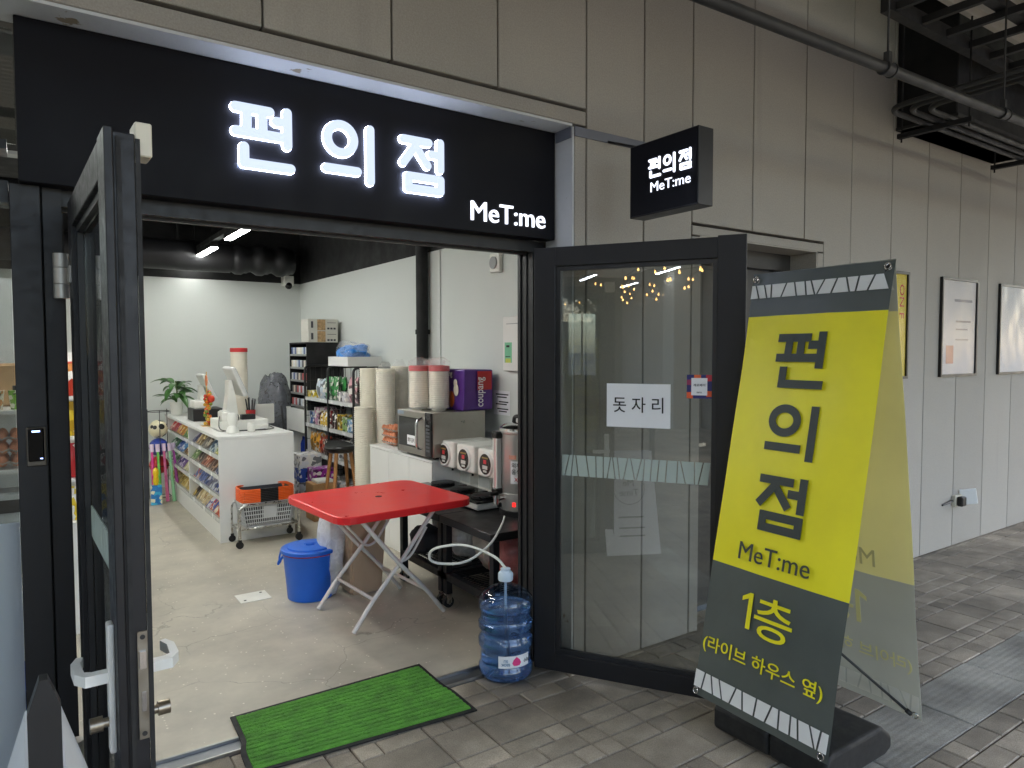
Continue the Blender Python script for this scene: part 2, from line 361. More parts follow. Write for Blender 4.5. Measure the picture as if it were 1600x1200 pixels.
for nm, fm, sel in (('paver_field', pave_a, False), ('ribbed_paver_field', pave_r, True)):
    vv, ff = [], []
    for z, (x, y, w, d) in far:
        if (abs(d - .3) < .02) != sel: continue
        g = .002; dz = pr.uniform(-.002, .0005); i = len(vv)
        vv += [(x + g, y + g, dz), (x + w - g, y + g, dz), (x + w - g, y + d - g, dz), (x + g, y + d - g, dz)]
        vv += [(p[0], p[1], dz - .03) for p in vv[i:i + 4]]
        ff += [(i, i + 1, i + 2, i + 3)] + [(i + 4 + k, i + 4 + (k + 1) % 4, i + (k + 1) % 4, i + k) for k in range(4)]
    me = bpy.data.meshes.new(nm); me.from_pydata(vv, [], ff); o = ob(nm, me, fm, pavement); o['kind'] = 'stuff'

# ---- shop floor
def floor_mat():
    m = mat('polished_concrete_floor', (184, 177, 161), .5, var=.17, scale=3.0, detail=8, rvar=.1)
    n, l, b = nodes_of(m); src = b.inputs['Base Color'].links[0].from_socket
    tc = n.new('ShaderNodeTexCoord')
    wp = n.new('ShaderNodeTexNoise'); wp.inputs['Scale'].default_value = 3; wp.inputs['Detail'].default_value = 6; l.new(tc.outputs['Object'], wp.inputs[0])
    mxv = n.new('ShaderNodeMix'); mxv.data_type = 'RGBA'; mxv.inputs[0].default_value = .22; l.new(tc.outputs['Object'], mxv.inputs[6]); l.new(wp.outputs['Color'], mxv.inputs[7])
    vo = n.new('ShaderNodeTexVoronoi'); vo.feature = 'DISTANCE_TO_EDGE'; vo.inputs['Scale'].default_value = 1.9; l.new(mxv.outputs[2], vo.inputs['Vector'])
    cr = n.new('ShaderNodeMapRange'); cr.inputs[1].default_value = 0; cr.inputs[2].default_value = .005; cr.inputs[3].default_value = .62; cr.inputs[4].default_value = 1; l.new(vo.outputs['Distance'], cr.inputs[0])
    gate = n.new('ShaderNodeTexNoise'); gate.inputs['Scale'].default_value = 1.3; l.new(tc.outputs['Object'], gate.inputs[0])
    gt = n.new('ShaderNodeMapRange'); gt.inputs[1].default_value = .45; gt.inputs[2].default_value = .55; l.new(gate.outputs['Fac'], gt.inputs[0])
    cm = n.new('ShaderNodeMix'); l.new(gt.outputs[0], cm.inputs[0]); cm.inputs[2].default_value = 1; l.new(cr.outputs[0], cm.inputs[3])
    v2 = n.new('ShaderNodeTexVoronoi'); v2.inputs['Scale'].default_value = 48; v2.inputs['Randomness'].default_value = 1; l.new(tc.outputs['Object'], v2.inputs['Vector'])
    sp = n.new('ShaderNodeSeparateColor'); l.new(v2.outputs['Color'], sp.inputs[0])
    g1 = n.new('ShaderNodeMath'); g1.operation = 'GREATER_THAN'; g1.inputs[1].default_value = .9; l.new(sp.outputs[0], g1.inputs[0])
    g2 = n.new('ShaderNodeMath'); g2.operation = 'LESS_THAN'; g2.inputs[1].default_value = .22; l.new(v2.outputs['Distance'], g2.inputs[0])
    gg = n.new('ShaderNodeMath'); gg.operation = 'MULTIPLY'; l.new(g1.outputs[0], gg.inputs[0]); l.new(g2.outputs[0], gg.inputs[1])
    stn = n.new('ShaderNodeTexNoise'); stn.inputs['Scale'].default_value = 1.1; stn.inputs['Detail'].default_value = 9; stn.inputs['Roughness'].default_value = .65; l.new(tc.outputs['Object'], stn.inputs[0])
    sr = n.new('ShaderNodeMapRange'); sr.inputs[1].default_value = .42; sr.inputs[2].default_value = .62; sr.inputs[3].default_value = 1.05; sr.inputs[4].default_value = .82; l.new(stn.outputs['Fac'], sr.inputs[0])
    km = n.new('ShaderNodeMath'); km.operation = 'MULTIPLY'; l.new(cm.outputs[0], km.inputs[0]); l.new(sr.outputs[0], km.inputs[1])
    v = n.new('ShaderNodeVectorMath'); v.operation = 'SCALE'; l.new(src, v.inputs[0]); l.new(km.outputs[0], v.inputs['Scale'])
    fx = n.new('ShaderNodeMix'); fx.data_type = 'RGBA'; l.new(gg.outputs[0], fx.inputs[0]); l.new(v.outputs[0], fx.inputs[6]); fx.inputs[7].default_value = lin((222, 216, 200)); l.new(fx.outputs[2], b.inputs['Base Color'])
    return m
XW, YB, ZC = 2.88, 8.92, 3.05
struct('shop_floor', box(-4, 2.95, 2.912, 9.0, -.08, -.001), floor_mat())
wall_p = mat('shop_wall_paint', (206, 210, 206), .75, var=.025, scale=1.2, bump=.03, bscale=90)
struct('wall_right', box(XW, XW + .1, 2.93, 9.1, -.08, 2.405), wall_p)
struct('wall_back', box(-4.1, XW, YB, YB + .1, -.08, 2.405), wall_p)
struct('wall_left', box(-4.1, -4.0, 2.93, YB, -.08, 2.405), wall_p)
bm = NB(); bx(bm, XW - .003, XW + .1, 2.93, 9.1, 2.405, ZC); bx(bm, -4.1, XW - .003, YB - .003, YB + .1, 2.405, ZC); bx(bm, -4.1, -3.997, 2.93, YB - .003, 2.405, ZC)
struct('upper_wall', bm, black_matt)
struct('ceiling', box(-4.1, 2.98, 2.93, 9.1, ZC, ZC + .12), black_matt)
struct('conduit_strip', box(XW - .012, XW - .001, 5.24, 5.28, 1.2, 2.4), wall_p)

# ---- facade
facade = thing('concrete_wall', 'beige grey concrete panel wall with dark vertical joints beside the shop', 'wall', (0, 0, 0))
J = .004
def panel(x0, x1, z0, z1, name='panel', y=YF, t=.05, m=None):
    return ob(name, box(x0 + J, x1 - J, y, y + t, z0 + J, z1 - J, .003), m or concrete, facade)
TOP = 4.3
seams = [-3.26, -2.76, -2.27, -1.77, -1.275, -.777, -.279, .22, .719, 1.214, 1.712, 2.212]
for a, b in zip(seams, seams[1:]):
    panel(a, b, 2.69, TOP)
panel(seams[0], 2.212, 2.609, 2.682, 'lintel')
panel(2.136, 2.212, 0.0, 2.603, 'trim_strip')
panel(2.212, 2.592, 0, TOP); panel(2.592, 2.951, 0, TOP)
panel(2.951, 3.461, 2.236, TOP); panel(3.461, 3.967, 2.236, TOP)
bm = NB(); prism(bm, [(3.967 + J, 2.24), (4.178, 2.24), (4.178, .004), (4.48 - J, .004), (4.48 - J, TOP - J), (3.967 + J, TOP - J)], 'y', YF, YF + .05); ob('panel', bm, concrete, facade)
panel(2.951, 4.178, 2.17, 2.228, 'lintel'); panel(2.951, 3.022, 0, 2.17, 'trim_strip'); panel(4.11, 4.178, 0, 2.17, 'trim_strip')
x = 4.48
while x < 15: panel(x, x + .511, 0, TOP); x += .511
bm = NB()      # wall core behind the panels
bx(bm, -3.26, 2.136, YF + .045, 2.93, 2.612, TOP); bx(bm, 2.138, 3.02, YF + .045, 2.93, -.02, TOP); bx(bm, 3.02, 4.11, YF + .045, 2.93, 2.172, TOP); bx(bm, 4.11, 15.2, YF + .045, 2.93, -.02, TOP)
ob('wall_core', bm, joint_mat, facade)
plaster = mat('chipped_white_plaster', (205, 208, 210), .8, var=.05, scale=3, bump=.15, bscale=40)
n, l, b = nodes_of(plaster); src = b.inputs['Base Color'].links[0].from_socket
tc = n.new('ShaderNodeTexCoord'); nz = n.new('ShaderNodeTexNoise'); nz.inputs['Scale'].default_value = 5; nz.inputs['Detail'].default_value = 6; nz.inputs['Roughness'].default_value = .55; l.new(tc.outputs['Object'], nz.inputs[0])
st = n.new('ShaderNodeMapRange'); st.inputs[1].default_value = .665; st.inputs[2].default_value = .68; l.new(nz.outputs['Fac'], st.inputs[0])
fx = n.new('ShaderNodeMix'); fx.data_type = 'RGBA'; l.new(st.outputs[0], fx.inputs[0]); l.new(src, fx.inputs[6]); fx.inputs[7].default_value = lin((150, 138, 118)); l.new(fx.outputs[2], b.inputs['Base Color'])
ob('jamb_face', box(2.128, 2.137, YF + .002, 2.80, 0, 2.598), plaster, facade)
ob('soffit_face', box(-3.26, 2.127, YF + .002, 2.80, 2.600, 2.611), plaster, facade)
# recessed side doorway
sd = thing('side_door', 'dark grey steel door set deep in the concrete wall behind the banner', 'door', (3.56, 2.83, 0))
ob('door_leaf', box(-.46, .46, 0, .04, .01, 2.06), mat('dark_grey_door', (72, 70, 68), .5, var=.08), sd)
bm = NB(); bx(bm, -.54, -.463, -.05, .05, 0, 2.169); bx(bm, .463, .545, -.05, .05, 0, 2.169); bx(bm, -.463, .463, -.05, .05, 2.065, 2.169); ob('door_frame', bm, mat('door_frame_grey', (62, 60, 58), .5), sd)
bm = NB(); cy(bm, (-.38, 0, 1.0), (-.38, -.05, 1.0), .012); bx(bm, -.39, -.27, -.06, -.045, .99, 1.01); ob('handle', bm, steel, sd)
ob('reveal', box(4.104, 4.112, YF + .003, 2.79, 0, 2.172), concrete, facade)
ob('reveal', box(3.018, 3.026, YF + .003, 2.79, 0, 2.172), concrete, facade)
ob('reveal', box(3.026, 4.104, YF + .003, 2.79, 2.168, 2.176), concrete, facade)

# ---- passage roof: corrugated deck on black bars, columns on the open side
deck_m = mat('galvanised_deck', (232, 228, 220), .55, var=.1, scale=3)
bm = NB(); prof = []; y = -2.6
while y < 2.0:
    prof += [(y, 3.55), (y + .03, 3.55), (y + .045, 3.59), (y + .075, 3.59)]; y += .09
v0 = [bm.verts.new((-14, p[0], p[1])) for p in prof]; v1 = [bm.verts.new((12, p[0], p[1])) for p in prof]
for i in range(len(prof) - 1): bm.faces.new((v0[i], v0[i + 1], v1[i + 1], v1[i]))
struct('roof_deck', bm, deck_m)
struct('roof_slab', box(-14.2, 12.2, -2.8, 3.2, TOP + .01, TOP + .3), joint_mat)
grid = thing('ceiling_grid', 'black steel bar grid hung under the corrugated deck of the passage', 'ceiling grid', (0, 0, 3.4))
tagd = ob('edge_beam', box(3.85, 12, 2.03, 2.085, -.03, .05), dark_steel, grid)
x = 3.9
while x < 12:
    ob('cross_bar', box(x, x + .03, -2.55, 2.029, -.02, .02), dark_steel, grid); x += .285
for y in (1.72, 1.3, .88, .4, -.3, -1.2, -2.1):
    ob('long_bar', box(3.85, 12, y, y + .06, .025, .07), dark_steel, grid)
for x in (6, 9, 11.5):
    for y in (2.05, 0, -2.4):
        bm = NB(); cy(bm, (x, y, .05), (x, y, TOP - 3.39), .01); ob('hanger_rod', bm, dark_steel, grid)
sw_ = tag(ob('sky_block_wall', box(-13.6, -3.2, -2.78, -2.6, -.02, TOP), mat('side_wall_paint', (132, 126, 118), .8, var=.06, scale=1), None), 'plain grey wall added to keep the sky out of the door reflection', 'wall')  # unseen wall, added so the door glass reflects no sky there
for i, (x, y) in enumerate(((-8.4, -2.28), (-2.9, -2.28), (-.05, -2.5), (5.5, -2.5), (11, -2.5))):  # the third, out of view, is placed to block sky reflected in the sidelight
    bm = NB(); bx(bm, -.3, .3, -.3, .3, 0, TOP + .02, .02)
    o = tag(ob('column', bm, concrete, None, (x, y, -.03)), 'square concrete column holding up the open side of the passage', 'column', 'columns along the passage')

# ---- services under the roof
bx_d = thing('duct_box', 'large matt black duct box fixed high on the concrete wall', 'duct', (5.02, 2.2, 3.07))
ob('duct_body', box(0, 1.5, 0, .39, 0, .95, .006), black_matt, bx_d)
bm = NB(); bx(bm, -.012, 1.512, -.012, .385, .0, .02); ob('bottom_flange', bm, dark_steel, bx_d)
pp = thing('overhead_pipe', 'dark grey pipe with clamps running along the wall under the ceiling', 'pipe', (0, 1.6, 2.74))
PZ = lambda x: -.028 + (x - 1.9) * .0205
bm = NB(); cy(bm, (-8, 0, PZ(-8)), (12, 0, PZ(12)), .0225, seg=20); ob('pipe_run', bm, mat('pipe_dark', (30, 30, 30), .5, var=.2, scale=8), pp)
for x in (.5, 3.02, 4.15, 6.4):
    bm = NB(); zc = PZ(x)
    cy(bm, (x - .022, 0, zc), (x + .022, 0, zc), .028, seg=20); cy(bm, (x - .034, 0, zc), (x - .027, 0, zc), .031, seg=20); cy(bm, (x + .027, 0, zc), (x + .034, 0, zc), .031, seg=20); ob('clamp', bm, dark_steel, pp)
    bm = NB(); cy(bm, (x, 0, zc + .03), (x, 0, .82), .005, seg=6); bx(bm, x - .012, x + .012, -.012, .012, zc + .027, zc + .07); ob('hanger_rod', bm, dark_steel, pp)
cd = thing('conduit_bundle', 'three thin dark conduits bending round above a hanging bracket by the wall', 'conduits', (0, 0, 0))
for k in range(3):
    bm = NB(); y = 2.24 - .07 * k; x0 = 4.22 + .075 * k
    tube(bm, arc([(x0, -2, 3.02), (x0, y, 2.975), (12, y, 2.965)], .14, 8), .0165, 8)
    ob('conduit', bm, dark_steel, cd)
for x in (4.72, 6.1, 8):
    bm = NB(); bx(bm, x - .02, x + .02, 1.98, 2.42, 2.925, 2.955); ob('bracket', bm, black_matt, cd)
    for y in (2.0, 2.40):
        bm = NB(); cy(bm, (x, y, 2.9), (x, y, 3.56 if y < 2.03 else TOP + .02), .006, seg=6); ob('hanger_rod', bm, black_matt, cd)

# ---- lamps of the passage (far ones show in the door glass, nearest ones added to light the banner)
lamp_w = mat('lamp_diffuser_cool', (255, 255, 255), .5, var=0, rvar=0, emit=(236, 246, 255), es=LAMP_OUT)
lamp_h = mat('lamp_housing', (205, 205, 205), .5)
def strip_lamp(loc, L, along, m, label, group, drop=.5):
    t = thing('strip_lamp', label, 'lamp', loc, R(90) if along == 'y' else 0, group)
    ob('housing', box(-L / 2, L / 2, -.035, .035, .012, .06), lamp_h if m is lamp_w else black_matt, t)
    ob('diffuser', box(-L / 2 + .01, L / 2 - .01, -.03, .03, 0, .0118), m, t)
    for k in (-.4, .4):
        bm = NB(); cy(bm, (L * k, 0, .06), (L * k, 0, drop), .003, seg=6); ob('hanger_wire', bm, black_matt, t)
    return t
for x, y in ((-6.6, -.2), (-9.5, -.6), (-12.5, -1.0), (-8, -1.8), (-11, -2.0), (-4.2, .5), (-1.6, .6), (-4.2, -1.6)):
    strip_lamp((x, y, 3.12), 1.2, 'x', lamp_w, 'white LED strip lamp hung under the passage deck', 'passage ceiling lamps', .44)
bulb_m = mat('warm_bulb', (255, 220, 160), .4, var=0, rvar=0, emit=(255, 196, 110), es=3)
br = random.Random(3)
for k in range(2):
    sl = thing('string_light', 'string of small warm bulbs strung across the passage' , 'string light', (0, 0, 0), 0, 'string lights of the passage')
    y = -.9 - k * 1.2; pts = [(-13.3 + .27 * i, y + .25 * math.sin(i * .9), 2.9 + .14 * math.cos(i * 1.3)) for i in range(34)]
    bm = NB(); tube(bm, pts, .006, 5); cy(bm, pts[0], (pts[0][0], pts[0][1], 3.56), .004, seg=5); cy(bm, pts[-1], (pts[-1][0], pts[-1][1], 3.56), .004, seg=5); ob('wire', bm, black_pl, sl)
    for p in pts:
        bm = NB(); ball(bm, (p[0], p[1], p[2] - .04), .022, 8, 6); cy(bm, (p[0], p[1], p[2]), (p[0], p[1], p[2] - .03), .012, seg=6); ob('bulb', bm, bulb_m, sl)

# ================================================================ STOREFRONT
df = thing('door_frame', 'black metal shop door frame with header and tall left post', 'door frame', (0, 0, 0))
def part(name, bm, m, p, label=None): return ob(name, bm, m, p, label=label)
bm = NB(); bx(bm, 2.048, 2.08, 2.80, 2.93, 0, 2.088); bx(bm, 2.08, 2.127, 2.815, 2.93, 0, 2.088); bx(bm, 2.041, 2.048, 2.845, 2.86, 0, 2.05); bx(bm, 2.040, 2.048, 2.895, 2.91, 0, 2.05); part('right_jamb', bm, black_metal, df)
bm = NB(); bx(bm, .056, .108, 2.785, 2.93, -.02, 2.088); bx(bm, .108, .116, 2.86, 2.93, -.02, 2.05); part('left_jamb', bm, black_metal, df)
bm = NB(); bx(bm, -.032, .050, 2.765, 2.93, -.02, 2.088, .002); part('post', bm, black_metal, df)
bm = NB(); bx(bm, .050, .056, 2.80, 2.92, -.02, 2.088); part('groove', bm, black_matt, df)
bm = NB(); bx(bm, .108, 2.048, 2.80, 2.93, 2.035, 2.088); bx(bm, .108, 2.041, 2.845, 2.86, 2.025, 2.035); bx(bm, .108, 2.048, 2.795, 2.93, 2.0885, 2.60); part('header', bm, black_metal, df)
th = thing('threshold', 'grey metal door threshold channel with bright edge rails', 'threshold', (0, 0, 0))
part('channel', box(.05, 2.127, 2.80, 2.912, -.03, -.004), mat('dull_aluminium', (120, 122, 124), .45, .8, var=.15, scale=20), th)
part('rail', box(.11, 2.03, 2.803, 2.812, -.005, .009, .002), alu, th); part('rail', box(.11, 2.03, 2.895, 2.906, -.005, .009, .002), alu, th)

# left glazing: transom and sidelight with a frosted lower film
sg = thing('sidelight', 'tall glazed side panel left of the door, lower half frosted', 'window', (0, 0, 0))
part('pane', box(-1.5, -.034, 2.85, 2.858, .06, 2.03), clear_glass, sg)
frost = mat('frosted_film', (214, 220, 226), .55, var=.05, scale=2)
n, l, b = nodes_of(frost); tr = n.new('ShaderNodeBsdfTranslucent'); tr.inputs[0].default_value = lin((226, 232, 238)); mx = n.new('ShaderNodeMixShader'); mx.inputs[0].default_value = .65
l.new(b.outputs[0], mx.inputs[1]); l.new(tr.outputs[0], mx.inputs[2]); l.new(mx.outputs[0], n['Material Output'].inputs[0])
part('frosted_film', box(-1.5, -.034, 2.847, 2.8495, .06, .985), frost, sg)
bm = NB(); bx(bm, -1.56, -1.5, 2.80, 2.92, -.02, 2.10); bx(bm, -1.5, -.034, 2.80, 2.92, -.02, .06); bx(bm, -1.5, -.034, 2.80, 2.92, 2.03, 2.10); bx(bm, -1.5, -.034, 2.80, 2.92, 2.20, 2.23); part('frame', bm, black_metal, sg)
part('transom_pane', box(-1.5, -.01, 2.85, 2.858, 2.23, 2.6), clear_glass, sg)
bw = thing('blank_wall', 'black panelled shop front left of the frosted sidelight', 'wall', (0, 0, 0)); part('panel', box(-3.26, -1.56, 2.82, 2.93, -.02, 2.6), black_metal, bw)

# ---- door leaves
LW, LH, LT = .938, 2.0, .062
mullet = mat('leaf_bead', (30, 31, 34), .4, var=.1)
band_m = mat('etched_band', (196, 210, 204), .6, var=.03, alpha=.5)
def pickets(rr, x0, x1, z0, z1, step, gap):
    lines = [(x0, x0)]; x = x0
    while x < x1 - step * .6:
        x += rr.uniform(.55, 1.35) * step; k = rr.uniform(-.32, .32) * step; lines.append((min(x - k, x1), min(x + k, x1)))
    lines.append((x1, x1)); out = []
    for (a0, a1), (b0, b1) in zip(lines, lines[1:]):
        if b0 - a0 > gap and b1 - a1 > gap: out.append([(a0 + gap / 2, z0), (b0 - gap / 2, z0), (b1 - gap / 2, z1), (a1 + gap / 2, z1)])
    return out
def door_leaf(name, label, loc, ang, hinges=True):
    t = thing(name, label, 'door', loc, ang)
    t.location.z = .032
    S, TR, BR = .105, .088, .085
    ob('hinge_stile', box(0, S, 0, LT, 0, LH, .002), black_metal, t)
    bm = NB(); bx(bm, LW - S, LW, .018, LT, 0, LH, .002); bx(bm, LW - S, LW + .012, 0, .0175, 0, LH + .006, .002); ob('lock_stile', bm, black_metal, t)
    bm = NB(); bx(bm, LW + .0005, LW + .004, .024, .034, .01, LH - .01); bx(bm, LW + .0005, LW + .004, .062, .072, .01, LH - .01); ob('edge_seal', bm, rubber, t)
    ob('top_rail', box(S, LW - S, 0, LT, LH - TR, LH, .002), black_metal, t)
    ob('bottom_rail', box(S, LW - S, 0, LT, 0, BR, .002), black_metal, t)
    bm = NB(); a = .02
    for (x0, x1, z0, z1) in ((S, S + a, BR, LH - TR), (LW - S - a, LW - S, BR, LH - TR), (S + a, LW - S - a, BR, BR + a), (S + a, LW - S - a, LH - TR - a, LH - TR)):
        bx(bm, x0, x1, .014, .03, z0, z1)
    ob('glazing_bead', bm, mullet, t)
    ob('pane', box(S + .004, LW - S - .004, .032, .040, BR + .004, LH - TR - .004), clear_glass, t)
    # etched picket band: white slivers with slanted gaps
    bm = NB(); z0, z1 = .935, 1.033
    for q in pickets(random.Random(8), S + .022, LW - S - .022, z0, z1, .038, .006): prism(bm, q, 'y', .0295, .0312)
    o = ob('etched_band', bm, band_m, t); o['kind'] = 'stuff'
    # hinges
    for z in (.12, 1.74) if hinges else ():
        bm = NB(); cy(bm, (-.022, -.020, z), (-.022, -.020, z + .052), .024, seg=20); bx(bm, -.01, .075, -.006, -.0005, z, z + .052); hb = ob('hinge', bm, mat('hinge_steel', (176, 174, 168), .42, .6, var=.05), t)
        for za, zb in ((z + .054, z + .098), (z - .046, z - .002)):
            bm = NB(); cy(bm, (-.022, -.020, za), (-.022, -.020, zb), .024, seg=20); ob('hinge_knuckle', bm, mat('hinge_steel'), hb)
    return t
rd = door_leaf('glass_door', 'black framed glass door swung open against the banner with paper notice', (1.974, 2.688, 0), math.atan2(-.82, .515), False)
ld = door_leaf('glass_door', 'black framed glass door seen edge on with white lever handles and lock', (.122, 2.715, 0), math.atan2(-.999, .028))
# white notice and sticker on the right leaf
def on_leaf(u, v, y=-.002): return (u * LW, y, v * 2.04)
nb = ob('paper_notice', box(.346, .635, .0265, .0285, 1.175, 1.372), paper, None); nb.parent = None
nb.matrix_world = Matrix.Translation((1.974, 2.688, .032)) @ Matrix.Rotation(math.atan2(-.82, .515), 4, 'Z')
tag(nb, 'white paper notice with three black characters taped on the door glass', 'notice')
text('돗 자 리', .08, ink, nb, (.490, .0258, 1.277), FACE_NY, .004, fit=(.228, .070))
stk = ob('pay_sticker', box(0.7054, 0.8120, .0275, .029, 1.3129, 1.4152, .0), mat('navy_sticker', (42, 44, 110), .45, var=.05), None)
stk.matrix_world = nb.matrix_world.copy(); tag(stk, 'small square blue and orange payment sticker on the door glass', 'sticker')
for (a, b_, c, d, colr) in ((0.7054, 0.7316, 1.3129, 1.3399, (226, 92, 52)), (0.7868, 0.8120, 1.3882, 1.4152, (196, 52, 70)), (0.7054, 0.7287, 1.3708, 1.3940, (150, 50, 90)), (0.7364, 0.7655, 1.3978, 1.4152, (230, 110, 60)), (0.7888, 0.8120, 1.3206, 1.3457, (226, 92, 52))):
    ob('colour_block', box(a, b_, .0268, .0275, c, d), mat('sticker_%d_%d' % colr[:2], colr, .5, var=0, rvar=0), stk)
ob('white_field', box(0.7248, 0.7926, .0262, .0267, 1.3264, 1.4017), paper, stk)
text('제로페이', .02, ink, stk, (0.7587, .0258, 1.3708), FACE_NY, .008, fit=(.05, .012)); text('zero', .012, ink, stk, (0.7587, .0258, 1.3399), FACE_NY, .008)
# left leaf hardware
lev = white_pl
for sgn, y0 in ((-1, 0), (1, LT)):
    xh = LW - .055
    bm = NB(); bx(bm, xh - .018, xh + .018, min(y0, y0 + sgn * .014), max(y0, y0 + sgn * .014), .60, .90, .004, 2); pl = ob('handle_plate', bm, lev, ld)
    bm = NB(); yy = y0 + sgn * .014
    prism(bm, [(xh + .012, yy), (xh + .012, yy + sgn * .045), (xh - .02, yy + sgn * .064), (xh - .085, yy + sgn * .066), (xh - .12, yy + sgn * .052), (xh - .115, yy + sgn * .038), (xh - .08, yy + sgn * .048), (xh - .02, yy + sgn * .044), (xh - .012, yy + sgn * .03), (xh - .012, yy)], 'z', .765, .79)
    ob('lever', bm, lev, pl)
    bm = NB(); cy(bm, (xh, yy, .67), (xh, yy + sgn * .012, .67), .011); cy(bm, (xh, yy + sgn * .012, .67), (xh, yy + sgn * .038, .67), .017, seg=18); ob('lock_cylinder', bm, mat('satin_nickel', (150, 140, 125), .35, 1), pl)
bm = NB(); bx(bm, LW + .0005, LW + .0045, .040, .0615, .635, .885, .0006); lp = ob('lock_plate', bm, mat('lock_steel', (150, 145, 135), .4, 1, var=.1, scale=30), ld)
bm = NB(); bx(bm, LW + .004, LW + .010, .044, .057, .80, .84); bx(bm, LW + .004, LW + .0065, .047, .056, .70, .745); ob('latch_bolt', bm, chrome, lp)
bm = NB()
for z in (.648, .872): cy(bm, (LW + .004, .051, z), (LW + .0062, .051, z), .0055)
ob('screw', bm, dark_steel, lp)
sns = tag(ob('door_sensor', box(LW - .075, LW - .005, LT + .001, LT + .036, 1.955, 2.03, .003), cream_pl, None), 'cream magnetic sensor block screwed to the top of the open door', 'sensor')
sns.matrix_world = Matrix.Translation((.122, 2.715, .032)) @ Matrix.Rotation(math.atan2(-.999, .028), 4, 'Z')
# card reader on the post
cr = thing('card_reader', 'small black card reader with blue light on the door post', 'card reader', (.018, 2.7645, 1.18))
ob('backplate', box(-.027, .027, -.008, 0, 0, .128, .003), mat('bronze_plate', (96, 92, 86), .35, .9), cr); ob('face', box(-.022, .022, -.016, -.0082, .016, .124, .004, 2), mat('glossy_black', (8, 8, 9), .08), cr)
ob('indicator', box(-.011, .011, -.0172, -.0162, .112, .117), mat('blue_white_led', (255, 255, 255), .5, var=0, rvar=0, emit=(150, 180, 255), es=1.2), cr); ob('indicator', box(.010, .017, -.0172, -.0162, .024, .027), mat('blue_white_led'), cr)

# ---- main sign with rounded halo-lit letters
sg_ = thing('shop_sign', 'wide black shop sign board with glowing white letters over the door', 'sign', (0, 0, 0))
ob('board', box(-.006, 2.122, 2.72, 2.793, 2.088, 2.598, .002), black_sign, sg_)
face_m = mat('letter_face_lit', (120, 126, 138), .5, var=0, rvar=0, emit=(212, 226, 255), es=.205)
rim_m = mat('letter_rim_lit', (240, 245, 255), .5, var=0, rvar=0, emit=(214, 226, 255), es=4.2)
W1 = .0168
GLY = {
 'P': [('s', (.646, 2.438), (.768, 2.438)), ('s', (.646, 2.352), (.815, 2.352)), ('s', (.686, 2.438), (.684, 2.352)), ('s', (.741, 2.438), (.741, 2.352)), ('s', (.832, 2.446), (.832, 2.324)), ('s', (.790, 2.407), (.83, 2.407)), ('s', (.674, 2.298), (.674, 2.240)), ('s', (.674, 2.240), (.843, 2.240))],
 'U': [('o', (1.042, 2.387), .054, .054), ('s', (.983, 2.268), (1.110, 2.268)), ('s', (1.165, 2.442), (1.165, 2.236))],
 'J': [('s', (1.312, 2.433), (1.430, 2.433)), ('s', (1.376, 2.425), (1.312, 2.337)), ('s', (1.376, 2.40), (1.424, 2.337)), ('s', (1.485, 2.440), (1.485, 2.327)), ('s', (1.440, 2.386), (1.482, 2.386)), ('s', (1.333, 2.284), (1.485, 2.284)), ('s', (1.333, 2.234), (1.485, 2.234)), ('s', (1.333, 2.284), (1.333, 2.234)), ('s', (1.485, 2.284), (1.485, 2.234))]}
def capsule(a, b, w, n=8):
    a, b = Vector(a), Vector(b); d = (b - a); ang = math.atan2(d.y, d.x); out = []
    for k in range(n + 1): t = ang - math.pi / 2 + math.pi * k / n; out.append((b.x + w * math.cos(t), b.y + w * math.sin(t)))
    for k in range(n + 1): t = ang + math.pi / 2 + math.pi * k / n; out.append((a.x + w * math.cos(t), a.y + w * math.sin(t)))
    return out
def glyph(parent, key, tf, y_face, depth, w, mf, mr, sgn=-1, ax='y'):
    """tf maps sign coordinates to the two coordinates of the face; rim stands behind and slightly wider than the face"""
    bf, brm = NB(), NB(); n = 0
    for st in GLY[key]:
        n += 1; e = .0003 * n
        if st[0] == 's':
            a, b_ = tf(st[1]), tf(st[2])
            prism(bf, capsule(a, b_, w), ax, y_face + sgn * (depth + e), y_face + sgn * (depth * .6)); prism(brm, capsule(a, b_, w * 1.08), ax, y_face + sgn * depth * (.58 + .01 * n), y_face + sgn * .0015)
        else:
            c = tf(st[1]); k = abs(tf((1, 0))[0] - tf((0, 0))[0])
            for bmx, wo, d0, d1 in ((bf, w, depth + e, depth * .6), (brm, w * 1.08, depth * .58, .0015)):
                N = 32; rings = []
                for rad in (st[2] * k - wo, st[2] * k + wo):
                    for dd in (d0, d1):
                        ring = []
                        for q in range(N):
                            p = [c[0] + rad * math.cos(2 * math.pi * q / N), c[1] + rad * math.sin(2 * math.pi * q / N)]; p.insert('xyz'.index(ax), y_face + sgn * dd); ring.append(bmx.verts.new(p))
                        rings.append(ring)
                i0, i1, o0, o1 = rings
                for q in range(N):
                    r_ = (q + 1) % N
                    for A, B in ((i0, o0), (i1, o1), (i0, i1), (o0, o1)): bmx.faces.new((A[q], A[r_], B[r_], B[q]))
    L = ob('letter', bf, mf, parent); ob('letter_rim', brm, mr, L)
for k in 'PUJ': glyph(sg_, k, lambda p: p, 2.72, .022, W1, face_m, rim_m)
small_lit = mat('small_letter_lit', (250, 250, 255), .5, var=0, rvar=0, emit=(232, 238, 255), es=.4)
text('MeT:me', .105, small_lit, sg_, (1.853, 2.716, 2.178), FACE_NY, .0, extrude=.004, fit=(.412, .086), name='letter')

